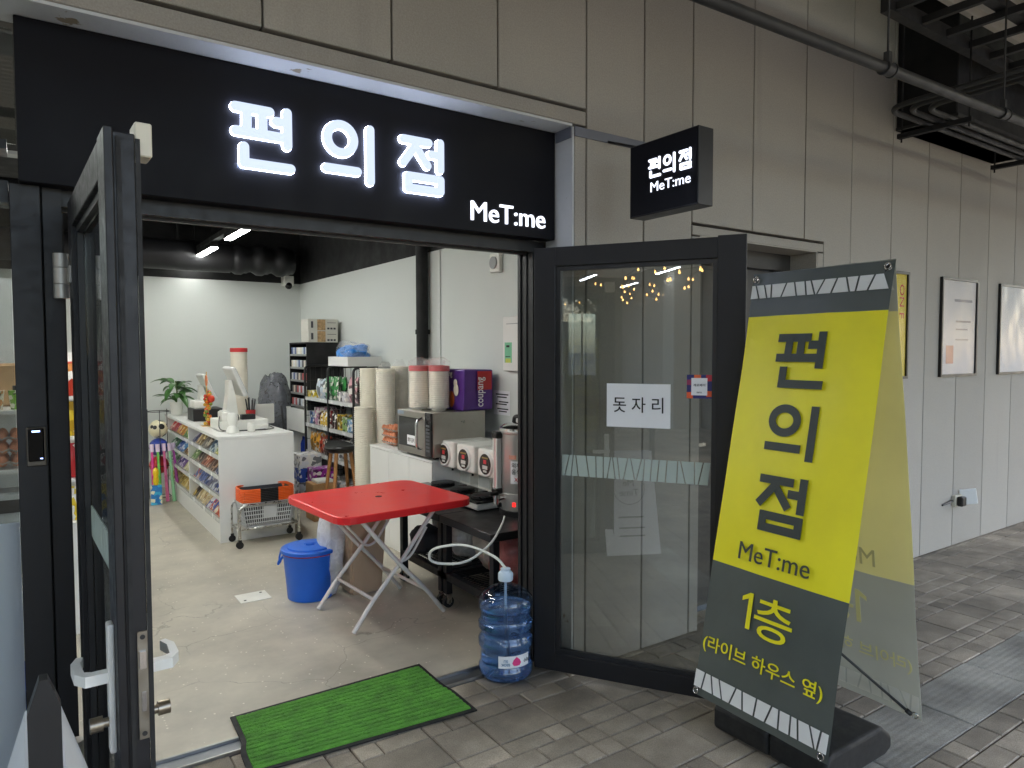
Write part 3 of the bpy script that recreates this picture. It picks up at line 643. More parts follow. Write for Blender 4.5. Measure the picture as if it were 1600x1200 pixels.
# ---- projecting sign
ps = thing('projecting_sign', 'small square black box sign with glowing white letters projecting from the wall', 'sign', (2.30, 1.99, 2.157))
ob('box_body', box(0, .092, 0, .40, 0, .322, .002), mat('black_sign_box', (20, 20, 23), .4, var=.08), ps)
ob('face', box(-.0032, -.0002, .006, .394, .006, .316), black_sign, ps)
def tf2(p):   # sign coordinates -> (y, z) on the -X face; reads from the wall outwards
    return (.155 - (p[0] - 1.08) * .325, .198 + (p[1] - 2.34) * .36)
pf = mat('box_letter_lit', (250, 250, 255), .5, var=0, rvar=0, emit=(228, 236, 255), es=.4)
for k in 'PUJ': glyph(ps, k, (lambda p, k=k: tf2((p[0] + {'P': .07, 'U': 0, 'J': -.05}[k], p[1]))), -.0032, .004, .0056, pf, pf, -1, 'x')
text('MeT:me', .06, pf, ps, (-.0045, .152, .116), FACE_NX, .0, extrude=.001, fit=(.228, .042), name='letter')
sbk = thing('sign_bracket', 'grey flat steel strip on the wall carrying the small box sign by a black hook', 'bracket', (0, 0, 0)); gps = mat('grey_painted_steel', (112, 116, 128), .5, .2, var=.1)
ob('wall_strip', box(2.136, 2.60, 2.585, 2.5915, 2.555, 2.600, .001), gps, sbk); ob('return_strip', box(2.1215, 2.1275, 2.60, 2.715, 2.548, 2.598), gps, sbk)
bm = NB(); cy(bm, (2.345, 2.586, 2.560), (2.345, 2.375, 2.482), .006, seg=8); ob('hook', bm, black_pl, sbk)

# ---- framed posters and the wall outlet
def poster_frame(x, w, label, pm, extra=None):
    t = thing('framed_poster', label, 'poster', (x, YF - .001, 1.35), 0)
    bm = NB(); h = .76; b_ = .018
    bx(bm, 0, w, -.022, 0, 0, b_); bx(bm, 0, w, -.022, 0, h - b_, h); bx(bm, 0, b_, -.022, 0, b_, h - b_); bx(bm, w - b_, w, -.022, 0, b_, h - b_); ob('frame', bm, black_pl, t)
    ob('print', box(b_, w - b_, -.008, -.002, b_, h - b_), pm, t)
    bm = NB(); N = 14; from_ = random.Random(x)
    vs_ = [[bm.verts.new((b_ + (w - 2 * b_) * i / N, -.0125 + .0022 * math.sin(i * 1.1 + from_.random()) * math.cos(j * .7 + i * .3), b_ + (h - 2 * b_) * j / N)) for j in range(N + 1)] for i in range(N + 1)]
    for i in range(N):
        for j in range(N): f = bm.faces.new((vs_[i][j], vs_[i + 1][j], vs_[i + 1][j + 1], vs_[i][j + 1])); f.smooth = True
    ob('acrylic_sheet', bm, glass('poster_acrylic', (248, 248, 248), .2, .0, 1.3), t)
    return t
pa = poster_frame(5.715, .6, 'black framed poster with wavy glossy cover next to the yellow one', mat('faded_poster', (214, 208, 208), .7, var=.06, scale=4))
for k, (xx, zz, w_, h_, cc) in enumerate(((.1, .1, .12, .14, (205, 150, 130)), (.25, .42, .25, .015, (150, 140, 140)), (.25, .36, .2, .012, (160, 150, 150)), (.22, .58, .3, .02, (150, 145, 150)), (.25, .28, .22, .012, (170, 160, 160)))):
    ob('printed_block', box(xx, xx + w_, -.0088, -.0082, zz, zz + h_), mat('poster_ink_%d' % k, cc, .7, var=.1, scale=30), pa)
poster_frame(6.728, .6, 'black framed pale poster farthest along the concrete wall', mat('pale_poster', (205, 205, 210), .6, var=.06, scale=3))
py_ = poster_frame(4.62, .6, 'black framed yellow poster with red lettering behind the banner', mat('yellow_poster', (214, 190, 60), .7, var=.05))
text('ON F', .09, red_ink, py_, (.52, -.0086, .55), (R(90), R(90), 0), 0, fit=(.24, .06))
wo = thing('wall_outlet', 'white outdoor socket cover hanging open low on the concrete wall', 'outlet', (6.08, YF, .32))
bm = NB(); bx(bm, -.09, .02, -.03, 0, .0, .09, .004); ob('socket_box', bm, cream_pl, wo)
bm = NB(); bx(bm, -.07, .0, -.075, -.0305, .005, .08, .008); ob('socket_insert', bm, black_pl, wo)
o = ob('hinged_cover', box(0, .016, -.14, -.02, -.01, .12, .006, 2), mat('bright_white_plastic', (246, 246, 244), .3, var=.02), wo, (.03, 0, 0), (R(-10), R(-8), R(38)))
bm = NB(); tube(bm, [(-.1, -.012, .05), (-.16, -.02, .045), (-.25, -.006, .03)], .008, 6); ob('cable', bm, black_pl, wo)

# ---- double banner stand
BY0, BY1 = 1.934, 1.324
bs = thing('banner_stand', 'double sided yellow and dark grey banner on a black weighted base', 'banner', (2.53, 1.62, 0), 0)
ban_dark = mat('banner_dark_grey', (88, 94, 90), .38, var=.10, scale=4, bump=.5, bscale=5)
ban_yel = mat('banner_yellow', (250, 240, 34), .4, var=.05, scale=4, bump=.3, bscale=4)
ban_txt = mat('banner_text_grey', (58, 66, 64), .5, var=0, rvar=0); ban_wht = mat('banner_white', (234, 236, 234), .5, var=.03)
back_dark = mat('banner_back_grey', (196, 198, 192), .6, var=.05, scale=3); back_yel = mat('banner_back_yellow', (232, 228, 186), .6, var=.05, scale=3)
back_txt = mat('banner_back_text', (186, 184, 150), .6, var=0, rvar=0); back_wht = mat('banner_back_white', (222, 222, 214), .6, var=.03); back_ty = mat('banner_back_yellow_text', (222, 218, 160), .6, var=0, rvar=0)
for m_, a in ((back_dark, .25), (back_yel, .25)):
    n, l, b = nodes_of(m_); tr = n.new('ShaderNodeBsdfTranslucent'); l.new(b.inputs['Base Color'].links[0].from_socket, tr.inputs[0]); mx = n.new('ShaderNodeMixShader'); mx.inputs[0].default_value = .65; out = n['Material Output']
    l.new(b.outputs[0], mx.inputs[1]); l.new(tr.outputs[0], mx.inputs[2]); l.new(mx.outputs[0], out.inputs[0])
def sheet(bl, br_, tl, dk, yl, tx, wh, ty, flip, name):
    """a hanging printed sheet; local x runs along the width, local z up the sheet; printed face at local y<0"""
    bl, br_, tl = Vector(bl), Vector(br_), Vector(tl); ux = (br_ - bl).normalized(); uz = (tl - bl).normalized(); uy = uz.cross(ux).normalized()
    W, Hh = (br_ - bl).length, (tl - bl).length
    M = Matrix((ux, uy, uz)).transposed().to_4x4(); M.translation = bl - Vector(bs.location)
    bm = NB(); NX, NZ = 8, 24
    def wav(x, z): return .006 * math.sin(5.0 * x / W + 2) * math.sin(3.1 * z / Hh) + .003 * math.sin(11 * z / Hh + 2 * x / W) + .002 * math.sin(17 * (z / Hh - x / W))
    def grid_(x0, x1, z0, z1, off, m, nm, par):
        bm = NB(); nx = max(1, int(NX * (x1 - x0) / W)); nz = max(1, int(NZ * (z1 - z0) / Hh)); F = []
        for s in (0, 1):
            F.append([[bm.verts.new((x0 + (x1 - x0) * i / nx, wav(x0 + (x1 - x0) * i / nx, z0 + (z1 - z0) * j / nz) + off + s * .0006, z0 + (z1 - z0) * j / nz)) for j in range(nz + 1)] for i in range(nx + 1)])
            for i in range(nx):
                for j in range(nz): f = bm.faces.new((F[s][i][j], F[s][i + 1][j], F[s][i + 1][j + 1], F[s][i][j + 1])); f.smooth = True
        o = ob(nm, bm, m, par)
        if par is bs: o.matrix_local = M
        return o
    root = grid_(0, W, 0, .31 * Hh, 0, dk, name, bs); grid_(0, W, .895 * Hh, Hh, 0, dk, 'top_strip', root)
    def X(u): return (1 - u) * W if flip else u * W
    def pos(u, v, y=-.0065): return (X(u), wav(X(u), v * Hh) + y, v * Hh)
    grid_(0, W, .3102 * Hh, .8948 * Hh, 0, yl, 'yellow_field', root)
    rr = random.Random(4)
    for v0, v1 in ((.938, .970), (.018, .056)):       # picket pattern: white slivers with slanted dark gaps
        bm = NB()
        for q in pickets(rr, 0, W, v0 * Hh, v1 * Hh, .045, .0075): prism(bm, q, 'y', wav(W / 2, v0 * Hh) - .0055, wav(W / 2, v0 * Hh) - .0048)
        o = ob('picket_pattern', bm, wh, root); o['kind'] = 'stuff'
    rot = (R(90), 0, R(180)) if False else FACE_NY
    def tx_(s, size, m, u, v, fit, bold=.004):
        o = text(s, size, m, root, pos(u, v), rot, bold, .0008, fit=fit)
        if flip: o.scale.x = -1
    for key, u, v, gw, gh in (('P', .475, .790, .215, .215), ('U', .475, .630, .212, .205), ('J', .480, .470, .205, .215)):
        gx = [c for st in GLY[key] for c in ((st[1][0], st[2][0]) if st[0] == 's' else (st[1][0] - st[2], st[1][0] + st[2]))]; gz = [c for st in GLY[key] for c in ((st[1][1], st[2][1]) if st[0] == 's' else (st[1][1] - st[2], st[1][1] + st[2]))]
        hw_ = .0155; cx_, cz_ = (min(gx) + max(gx)) / 2, (min(gz) + max(gz)) / 2; kx, kz = (gw - 2 * hw_) / (max(gx) - min(gx)), (gh - 2 * hw_) / (max(gz) - min(gz)); bm = NB(); p0 = pos(u, v)
        F = lambda p: ((p[0] - cx_) * kx * (-1 if flip else 1), (p[1] - cz_) * kz)
        for q, st in enumerate(GLY[key]):
            e = .00015 * q
            if st[0] == 's':
                a, b_ = Vector(F(st[1])), Vector(F(st[2])); d = (b_ - a).normalized(); nn = Vector((-d.y, d.x)) * hw_; a2, b2 = a - d * hw_ * .9, b_ + d * hw_ * .9
                prism(bm, [tuple(a2 + nn), tuple(b2 + nn), tuple(b2 - nn), tuple(a2 - nn)], 'y', -.0012 - e, .0008)
            else:
                c = F(st[1]); N = 36; rs = [[bm.verts.new((c[0] + (st[2] * kx + o_) * math.cos(2 * math.pi * k / N), yy, c[1] + (st[2] * kz + o_) * math.sin(2 * math.pi * k / N))) for k in range(N)] for o_, yy in ((-hw_, -.0012), (hw_, -.0012), (hw_, .0008), (-hw_, .0008))]
                for k in range(N):
                    for A, B in ((0, 1), (1, 2), (2, 3), (3, 0)): bm.faces.new((rs[A][k], rs[A][(k + 1) % N], rs[B][(k + 1) % N], rs[B][k]))
        ob('lettering', bm, tx, root, p0)
    tx_('MeT:me', .1, tx, .49, .352, (.305, .066), 0); bm = NB(); prism(bm, [((-1 if flip else 1) * px_, pz_) for px_, pz_ in ((.004, -.066), (.022, -.066), (.022, .066), (.008, .066), (-.024, .046), (-.024, .030), (.004, .044))], 'y', -.001, .0008); ob('lettering', bm, ty, root, pos(.345, .228))
    tx_('층', .2, ty, .545, .225, (.16, .150), .006); tx_('(라이브 하우스 옆)', .07, ty, .48, .122, (.52, .066), .006)
    for u in (.035, .965):
        for v in (.985, .006 + .004):
            bm = NB(); x0 = u * W; z0 = v * Hh; tube(bm, [(x0 + .011 * math.cos(a), -.010 + wav(x0, z0), z0 + .011 * math.sin(a)) for a in [2 * math.pi * q / 12 for q in range(12)]], .003, 6, True); ob('eyelet', bm, chrome, root)
    return root
# outer front sheet (faces the door), printed
sheet((2.133, 1.847, 0.205), (2.106, 1.264, 0.205), (2.465, 1.832, 1.862), ban_dark, ban_yel, ban_txt, ban_wht, ban_yel, False, 'front_sheet')
# back sheet, its reverse seen through: mirrored pale print on the inside
sheet((2.702, 1.820, 0.189), (2.674, 1.238, 0.189), (2.465, 1.832, 1.862), back_dark, back_yel, back_txt, back_wht, back_ty, True, 'back_sheet')
bm = NB()
for y in (1.42, 1.82):
    prism(bm, [(2.27 - 2.53, .02), (2.30 - 2.53, .004), (2.66 - 2.53, .004), (2.71 - 2.53, .02), (2.71 - 2.53, .07), (2.64 - 2.53, .125), (2.30 - 2.53, .125), (2.27 - 2.53, .10)], 'y', (1.36 if y < 1.6 else 1.602) - 1.62, (1.60 if y < 1.6 else 1.86) - 1.62)
bs_b = ob('base', bm, rubber, bs); md = bs_b.modifiers.new('b', 'BEVEL'); md.width = .015; md.segments = 3
hub = Vector((2.42 - 2.53, -.06, .52))
for (p) in ((2.139, 1.828, 0.223), (2.111, 1.284, 0.223), (2.467, 1.818, 1.846), (2.441, 1.274, 1.846), (2.688, 1.818, 0.203), (2.669, 1.274, 0.203)):
    bm = NB(); e = Vector(p) - Vector(bs.location); cy(bm, hub, e, .005, seg=8); cy(bm, hub + (e - hub) * .96, e, .009, seg=8); ob('rod', bm, dark_steel, bs)
bm = NB(); cy(bm, hub - Vector((0, 0, .06)), hub + Vector((0, 0, .06)), .022); cy(bm, (hub.x, hub.y, .10), hub, .012); ob('hub', bm, black_pl, bs)

# ---- door mat
mg = mat('green_turf', (98, 164, 62), .95, var=.3, scale=14, bump=1.0, bscale=300)
mt = thing('door_mat', 'green ribbed door mat with black rubber edge lying over the threshold', 'door mat', (0, 0, 0))
def mat_z(y): 
    return .0135 if y > 2.78 else .0135 - .006 * min(1, (2.78 - y) / .08)
def mat_pt(u, v, dz=0):   # u 0..1 along x, v 0..1 near to far
    x0 = .645 + .016 * v + .02 * (1 / (1 + math.exp(-(v - .42) * 30)) - 1) + .004; x1 = 1.540 + .014 * v - .02 * (1 / (1 + math.exp(-(v - .42) * 30)) - 1)
    y0 = 2.615 - .075 * u; y1 = 3.071 + .004 * u; y = y0 + (y1 - y0) * v
    return Vector((x0 + (x1 - x0) * u, y, mat_z(y) + dz))
def mat_grid(u0, u1, v0, v1, nu, nv, z0, z1, zf=None):
    bm = NB(); L = []
    for top in (0, 1):
        L.append([[bm.verts.new(mat_pt(u0 + (u1 - u0) * i / nu, v0 + (v1 - v0) * j / nv, (z1 if top else z0) + (zf(i, j) if zf and top else 0))) for j in range(nv + 1)] for i in range(nu + 1)])
    for i in range(nu):
        for j in range(nv): bm.faces.new([L[1][a][b_] for a, b_ in ((i, j), (i + 1, j), (i + 1, j + 1), (i, j + 1))])
    for i in range(nu):
        for j in (0, nv): bm.faces.new((L[0][i][j], L[0][i + 1][j], L[1][i + 1][j], L[1][i][j]))
    for j in range(nv):
        for i in (0, nu): bm.faces.new((L[0][i][j], L[0][i][j + 1], L[1][i][j + 1], L[1][i][j]))
    return bm
ob('rubber_backing', mat_grid(0, 1, 0, 1, 4, 40, -.006, 0), rubber, mt)
NR = 15; mrr = random.Random(14)
for k in range(NR):
    v0 = .04 + .92 * k / NR; v1 = .04 + .92 * (k + 1) / NR - .008
    ob('pile_strip', mat_grid(.022, .978, v0, v1, 90, 5, .0002, .0062, lambda i, j: (-.003 if j in (0, 5) else 0) + mrr.uniform(-.0016, .0016)), mg, mt)

# ================================================================ SHOP INTERIOR
# ---- ceiling services
lamp_s = mat('lamp_diffuser_shop', (255, 255, 255), .5, var=0, rvar=0, emit=(252, 253, 248), es=LAMP_IN)
for i, (x, y, L, lb) in enumerate(((1.59, 6.66, .74, 'lit LED strip lamp under the black shop ceiling nearer the door'), (1.60, 8.25, 1.24, 'lit LED strip lamp under the black shop ceiling near the back wall'),
        (.35, 3.9, 1.2, None), (.95, 5.05, 1.2, None), (-.9, 7.0, 1.2, None), (-1.5, 4.4, 1.2, None),  (-2.8, 5.8, 1.2, None), (-2.8, 7.4, 1.2, None))):
    strip_lamp((x, y, 2.6), L, 'y', lamp_s, lb or 'lit LED strip lamp over the shelves beyond the checkout counter', 'shop ceiling lamps', .45)
strip_lamp((-.85, 3.22, 2.5), 1.2, 'x', lamp_s, 'lit LED strip lamp over the open chiller by the glass side panel', 'shop ceiling lamps', .55)
cable = thing('lamp_rail', 'black lamp rail hung below the shop ceiling between the strip lamps', 'rail', (1.6, 7.3, 2.67)); ob('rail_bar', box(-.03, .03, -1.2, 1.5, 0, .05), black_matt, cable)
for y in (-1.0, 1.3): ob('hanger', box(-.01, .01, y, y + .02, .05, .375), black_matt, cable)
dk = thing('ceiling_duct', 'fat black flexible duct hung below the ceiling along the back wall', 'duct', (0, 8.55, 2.62))
bm = NB(); prof = [(.17, -4.0)] + [(.17, 1.9)]; bm2 = NB(); cy(bm2, (-3.9, 0, 0), (1.95, 0, 0), .165, seg=24); ob('round_duct', bm2, mat('black_duct', (38, 38, 40), .45, .3, var=.2, scale=6), dk)
bm = NB(); N = 24; path = []
for i in range(N + 1): path.append((1.95 + .72 * i / N, 0, 0))
rings = []
for i, p in enumerate(path):
    r_ = .15 + .028 * (1 if i % 8 in (2, 3, 4) else (-.3 if i % 8 in (0, 7) else .3)); rings.append([bm.verts.new((p[0], r_ * math.cos(2 * math.pi * k / 20), r_ * math.sin(2 * math.pi * k / 20))) for k in range(20)])
for a, b_ in zip(rings, rings[1:]):
    for k in range(20): f = bm.faces.new((a[k], a[(k + 1) % 20], b_[(k + 1) % 20], b_[k])); f.smooth = True
bm.faces.new(rings[0]); bm.faces.new(rings[-1]); ob('flexible_section', bm, mat('black_duct'), dk)
for x in (-2.5, 0, 1.4): ob('hanger', box(x, x + .02, -.01, .01, .15, .425), black_matt, dk)
bd = thing('spiral_pipe', 'long black pipe crossing under the shop ceiling in front of the duct', 'pipe', (0, 6.9, 2.86)); bm = NB(); cy(bm, (-3.9, 0, 0), (2.5, 0, 0), .07, seg=18); ob('pipe_run', bm, mat('black_duct'), bd)
for x in (-2, .6, 2.2): ob('hanger', box(x, x + .02, -.01, .01, .07, .185), black_matt, bd)
tray = thing('cable_tray', 'thin pale cable tray strip under the black shop ceiling', 'cable tray', (0, 5.2, 2.72)); bm = NB(); bx(bm, -3, 2.1, -.05, .05, 0, .02); ob('tray_base', bm, grey_pl, tray)
for x in (-2, 0, 1.8): ob('hanger', box(x, x + .012, -.006, .006, .02, .325), black_matt, tray)
cc = thing('security_camera', 'small white dome security camera high in the back corner', 'camera', (2.70, 8.82, 2.35)); ob('mount', box(-.06, .06, -.03, .10, .02, .14, .005), white_pl, cc)
bm = NB(); ball(bm, (0, -.01, .02), .045, 12, 8); ob('dome', bm, mat('glossy_black'), cc)
vp = thing('vertical_pipe', 'matt black vertical pipe standing against the right shop wall', 'pipe', (2.815, 5.46, 0)); bm = NB(); cy(bm, (0, 0, 0), (0, 0, ZC), .052, seg=18); ob('pipe_run', bm, black_matt, vp)
for z in (.6, 1.7): bm = NB(); cy(bm, (0, 0, z), (0, 0, z + .04), .06, seg=18); bx(bm, .02, .064, -.02, .02, z, z + .04); ob('clamp', bm, black_matt, vp)
# ---- things on the right wall
eb = thing('wall_panel_box', 'white metal breaker box with green label on the right shop wall', 'breaker box', (XW - .035, 4.02, 1.41))
ob('cover', box(0, .035, -.06, .24, 0, .39, .006), white_lam, eb); ob('door_slot', box(-.002, .0, .0, .19, .335, .34), grey_pl, eb)
gl = ob('green_label', box(-.0015, 0, .122, .212, .06, .205), mat('green_label', (120, 190, 150), .5, var=.05), eb)
ob('label_print', box(-.0022, -.0016, .135, .2, .06, .09), mat('yellow_label', (190, 200, 90), .5), gl); ob('label_print', box(-.0022, -.0016, .15, .19, .17, .185), ink, gl); ob('label_print', box(-.0022, -.0016, .14, .2, .10, .106), ink, gl)
ws = thing('wall_alarm', 'small white sounder box high on the right shop wall', 'alarm', (XW - .04, 4.30, 2.13)); ob('case', box(0, .04, 0, .13, 0, .14, .012, 3), white_pl, ws); bm = NB(); cy(bm, (.0, .065, .07), (-.012, .065, .07), .045, seg=20); ob('sounder', bm, grey_pl, ws)
np_ = tag(ob('wall_notice', box(XW - .003, XW - .001, 4.217, 4.43, 1.083, 1.262), paper, None), 'white printed notice sheet taped to the right wall beside the purple bag', 'notice')
for k, z in enumerate((1.235, 1.215, 1.18, 1.163, 1.128, 1.11)): ob('text_line', box(XW - .0042, XW - .0032, 4.235 + .02 * (k % 2), 4.40 - .02 * (k % 3), z - .005, z + .004), ink, np_)

# ---- red folding table
tb = thing('folding_table', 'red plastic folding table with white crossed steel legs by the door', 'table', (1.70, 3.875, 0), R(4))
red = mat('red_plastic', (228, 40, 44), .3, var=.04, scale=9, rvar=.05)
W2, D2, rad = .425, .395, .09; poly = []
for cx, cyy, a0 in ((W2 - rad, D2 - rad, 0), (-W2 + rad, D2 - rad, 90), (-W2 + rad, -D2 + rad, 180), (W2 - rad, -D2 + rad, 270)):
    for k in range(5): a = R(a0 + 22.5 * k); poly.append((cx + rad * math.cos(a), cyy + rad * math.sin(a)))
bm = NB(); prism(bm, poly, 'z', .65, .692); tt = ob('tabletop', bm, red, tb); md = tt.modifiers.new('b', 'BEVEL'); md.width = .006; md.segments = 2
bm = NB(); cy(bm, (0, 0, .6915), (0, 0, .6932), .02, seg=20); ob('umbrella_hole', bm, mat('hole_dark', (70, 8, 8), .7), tb)
leg_m = mat('white_painted_tube', (216, 210, 204), .4, var=.04)
for sx in (-1, 1):
    for d in (-1, 1):      # crossed legs in the y-z plane, bent outwards at the foot
        bm = NB(); x = sx * (.235 if d > 0 else .26)
        tube(bm, arc([(x, -d * .26, .65), (x, -d * .02, .36), (x, d * .17, .16), (x, d * .285, .012)], .06, 5), .0125, 10); ob('leg', bm, leg_m, tb, (0, 0, 0), (0, 0, R(90)))
for d in (-1, 1):
    x = .235 if d > 0 else .26
    bm = NB(); tube(bm, [(-x, d * .16, .17), (x, d * .16, .17)], .010, 8); ob('crossbar', bm, leg_m, tb, (0, 0, 0), (0, 0, R(90)))
    bm = NB(); tube(bm, [(-x, -d * .255, .643), (x, -d * .255, .643)], .010, 8); ob('top_bar', bm, leg_m, tb, (0, 0, 0), (0, 0, R(90)))
for sx in (-1, 1):
    bm = NB(); tube(bm, arc([(sx * .21, .20, .60), (sx * .21, -.02, .34), (sx * .21, -.09, .36), (sx * .21, -.20, .52)], .05, 5), .008, 8); ob('locking_loop', bm, leg_m, tb, (0, 0, 0), (0, 0, R(90)))
# ---- blue lidded bin
bl_m = mat('blue_plastic', (22, 98, 204), .4, var=.06, scale=5)
bn = thing('lidded_bin', 'round blue plastic bin with lid and clip handles beside the red table', 'bin', (1.45, 4.38, 0))
bm = NB(); lathe(bm, [(.135, .0), (.14, .004), (.165, .285), (.168, .29), (.168, .30)], 36); ob('body', bm, bl_m, bn)
bm = NB(); lathe(bm, [(.178, .296), (.180, .302), (.178, .316), (.165, .322), (.14, .316), (.135, .326), (.06, .334), (.04, .333), (.036, .328), (.028, .328), (.026, .340), (.022, .343), (.0, .343)], 36, cap=False); lid = ob('lid', bm, bl_m, bn)
bm = NB(); lathe(bm, [(.1685, .286), (.1695, .289), (.1695, .293), (.1685, .295)], 36, cap=False); ob('seal_ring', bm, mat('red_seal', (150, 30, 30), .5), bn)
for a in (150, -25):
    c, s_ = math.cos(R(a)), math.sin(R(a)); bm = NB()
    P = lambda r_, t, z: (r_ * c - t * s_, r_ * s_ + t * c, z)
    tube(bm, arc([P(.160, -.03, .262), P(.188, -.03, .236), P(.194, -.026, .212), P(.194, .026, .212), P(.188, .03, .236), P(.160, .03, .262)], .015, 4), .007, 8); tube(bm, [P(.178, 0, .30), P(.19, 0, .255), P(.193, 0, .214)], .006, 6); ob('clip_handle', bm, bl_m, bn)
# ---- beige kitchen bin with a white sack over one side
kb = thing('kitchen_bin', 'tall beige translucent plastic bin with a white liner bag under the table', 'bin', (1.76, 4.32, 0))
bm = NB(); n = 4
for i in range(2): pass
lo, hi = (.105, .115), (.135, .145)
bm = NB(); A = [bm.verts.new((sx * lo[0], sy * lo[1], 0)) for sx, sy in ((-1, -1), (1, -1), (1, 1), (-1, 1))]; B = [bm.verts.new((sx * hi[0], sy * hi[1], .54)) for sx, sy in ((-1, -1), (1, -1), (1, 1), (-1, 1))]
bm.faces.new(A); [bm.faces.new((A[i], A[(i + 1) % 4], B[(i + 1) % 4], B[i])) for i in range(4)]; bm.faces.new(B)
bmesh.ops.bevel(bm, geom=[e for e in bm.edges], offset=.018, segments=2, affect='EDGES'); ob('body', bm, mat('beige_plastic', (186, 160, 134), .4, var=.05), kb)
bm = NB(); bx(bm, -.145, .145, -.155, .155, .515, .545, .008); ob('rim', bm, mat('beige_plastic'), kb)
ob('liner_bag', lumpy(None, 14, 10, .3, 4, 6, (.07, .11, .27)), film('white_sack_film', (232, 234, 236), .7, .3), kb, (-.19, .02, .0))

# ---- water bottle with hose
wb = thing('water_bottle', 'large ribbed blue water cooler bottle with white hose at the threshold', 'bottle', (1.865, 2.772, 0))
blue_pet = glass('blue_bottle_plastic', (206, 226, 252), .03, .05, 1.45)
prof = [(.0, .002), (.11, .0), (.125, .012), (.131, .03), (.131, .055), (.126, .062), (.122, .075), (.122, .135), (.126, .145), (.132, .155), (.132, .185), (.126, .195), (.120, .205), (.120, .222), (.126, .230), (.132, .240), (.132, .262), (.124, .270), (.122, .285), (.122, .318), (.128, .326), (.131, .336), (.131, .36), (.126, .378), (.108, .40), (.075, .42), (.045, .432), (.032, .44), (.030, .46), (.030, .475)]
bm = NB(); lathe(bm, prof, 48, cap=False); ob('body', bm, blue_pet, wb)
wat = mat('water_body', (176, 212, 252), .02, var=0, rvar=0); nodes_of(wat)[2].inputs['Transmission Weight'].default_value = .85; nodes_of(wat)[2].inputs['IOR'].default_value = 1.33
bm = NB(); lathe(bm, [(.0, .006)] + [(r_ - .005, z) for r_, z in prof[1:24] if z < .335] + [(.12, .335), (.0, .335)], 40, cap=False); ob('water', bm, wat, wb)
bm = NB(); lathe(bm, [(.034, .455), (.036, .46), (.036, .488), (.028, .498), (.024, .50), (.024, .512), (.0, .513)], 24, cap=False); ob('cap', bm, mat('cap_blue_white', (206, 222, 236), .3), wb)
bm = NB(); tube(bm, [(0, 0, .505), (.0, .0, .3), (.02, .01, .05)], .006, 6); ob('dip_tube', bm, white_pl, wb)
lab = NB(); L0, L1 = [], []
for k in range(13):
    a = R(-140 + 74 * k / 12 ); L0.append(lab.verts.new((.1245 * math.cos(a), .1245 * math.sin(a), .077))); L1.append(lab.verts.new((.1245 * math.cos(a), .1245 * math.sin(a), .134)))
for k in range(12): f = lab.faces.new((L0[k], L0[k + 1], L1[k + 1], L1[k])); f.smooth = True
lb_o = ob('label', lab, paper, wb)
def on_cyl(a, z, r_=.1255): return (r_ * math.cos(R(a)), r_ * math.sin(R(a)), z), (R(90), 0, R(a + 90))
p, r_ = on_cyl(-124, .104); text('SEOK\nSU', .017, mat('teal_ink', (40, 110, 150), .5, var=0, rvar=0), lb_o, p, (R(90), R(180), R(-124 + 90)), .01)
p, r_ = on_cyl(-74, .104); text('석수', .022, ink, lb_o, p, (R(90), R(180), R(-74 + 90)), .005)
bm = NB()
for k in range(9):
    pass
pk = [(0, .024), (.016, .010), (.022, -.004), (.015, -.016), (0, -.018), (-.015, -.016), (-.022, -.004), (-.016, .010)]
prism(bm, pk, 'y', -.0006, .0006); o = ob('peach_mark', bm, mat('peach_pink', (226, 60, 130), .5, var=.1, scale=40), lb_o, (.1262 * math.cos(R(-100)), .1262 * math.sin(R(-100)), .105), (0, 0, R(-10)))
bm = NB(); tube(bm, arc([(0, 0, .512), (-.02, .05, .56), (-.10, .22, .60), (-.22, .36, .56), (-.20, .40, .47), (-.02, .34, .45), (.14, .34, .53), (.26, .42, .60), (.33, .50, .62)], .09, 7), .0065, 8); ob('hose', bm, white_pl, wb)

# ---- two black carts with cookers and the urn
def cart(y0, y1, top, label):
    t = thing('work_cart', label, 'cart', (2.05, y0, 0), 0, 'black carts by the door'); L = y1 - y0; D_ = .62
    ob('top', box(-.02, D_, 0, L, top - .045, top, .003), mat('black_wood_top', (30, 29, 30), .38, var=.2, scale=9), t)
    lowz = .17
    for x in (.0, D_ - .045):
        for y in (.005, L - .05):
            ob('leg', box(x, x + .04, y, y + .04, .085, top - .045), black_metal, t)
            bm = NB(); cy(bm, (x + .02, y + .005, .034), (x + .02, y + .035, .034), .034, seg=20); cs = ob('caster', bm, rubber, t)
            bm = NB(); bx(bm, x + .004, x + .036, y - .002, y + .004, .03, .085); bx(bm, x + .004, x + .036, y + .036, y + .042, .03, .085); bx(bm, x + .002, x + .038, y - .002, y + .042, .078, .085); cy(bm, (x + .02, y - .003, .034), (x + .02, y + .043, .034), .012); ob('caster_fork', bm, steel, cs)
    bm = NB()
    for (a, b_, c, d) in ((.0, D_ - .005, .005, .045), (.0, D_ - .005, L - .05, L - .01), (.0, .04, .045, L - .05), (D_ - .045, D_ - .005, .045, L - .05)): bx(bm, a, b_, c, d, lowz, lowz + .045)
    ob('shelf_frame', bm, black_metal, t)
    y = .05
    while y < L - .05: ob('shelf_wire', box(.04, D_ - .045, y, y + .005, lowz + .03, lowz + .035), black_metal, t); y += .028
    x = .10
    while x < D_ - .06: ob('shelf_wire', box(x, x + .006, .045, L - .05, lowz + .022, lowz + .0298), black_metal, t); x += .11
    return t
CT = .565
cart(3.16, 3.735, CT, 'black wheeled work cart by the door carrying the steel urn')
cart(3.745, 4.335, CT - .002, 'black wheeled work cart next to the white cabinet carrying hotplates')
hp_glass = mat('black_glass_top', (10, 10, 11), .08, var=0)
COL = ('standing beside the steel urn', 'between two others on the black carts', 'standing beside the white cabinet')
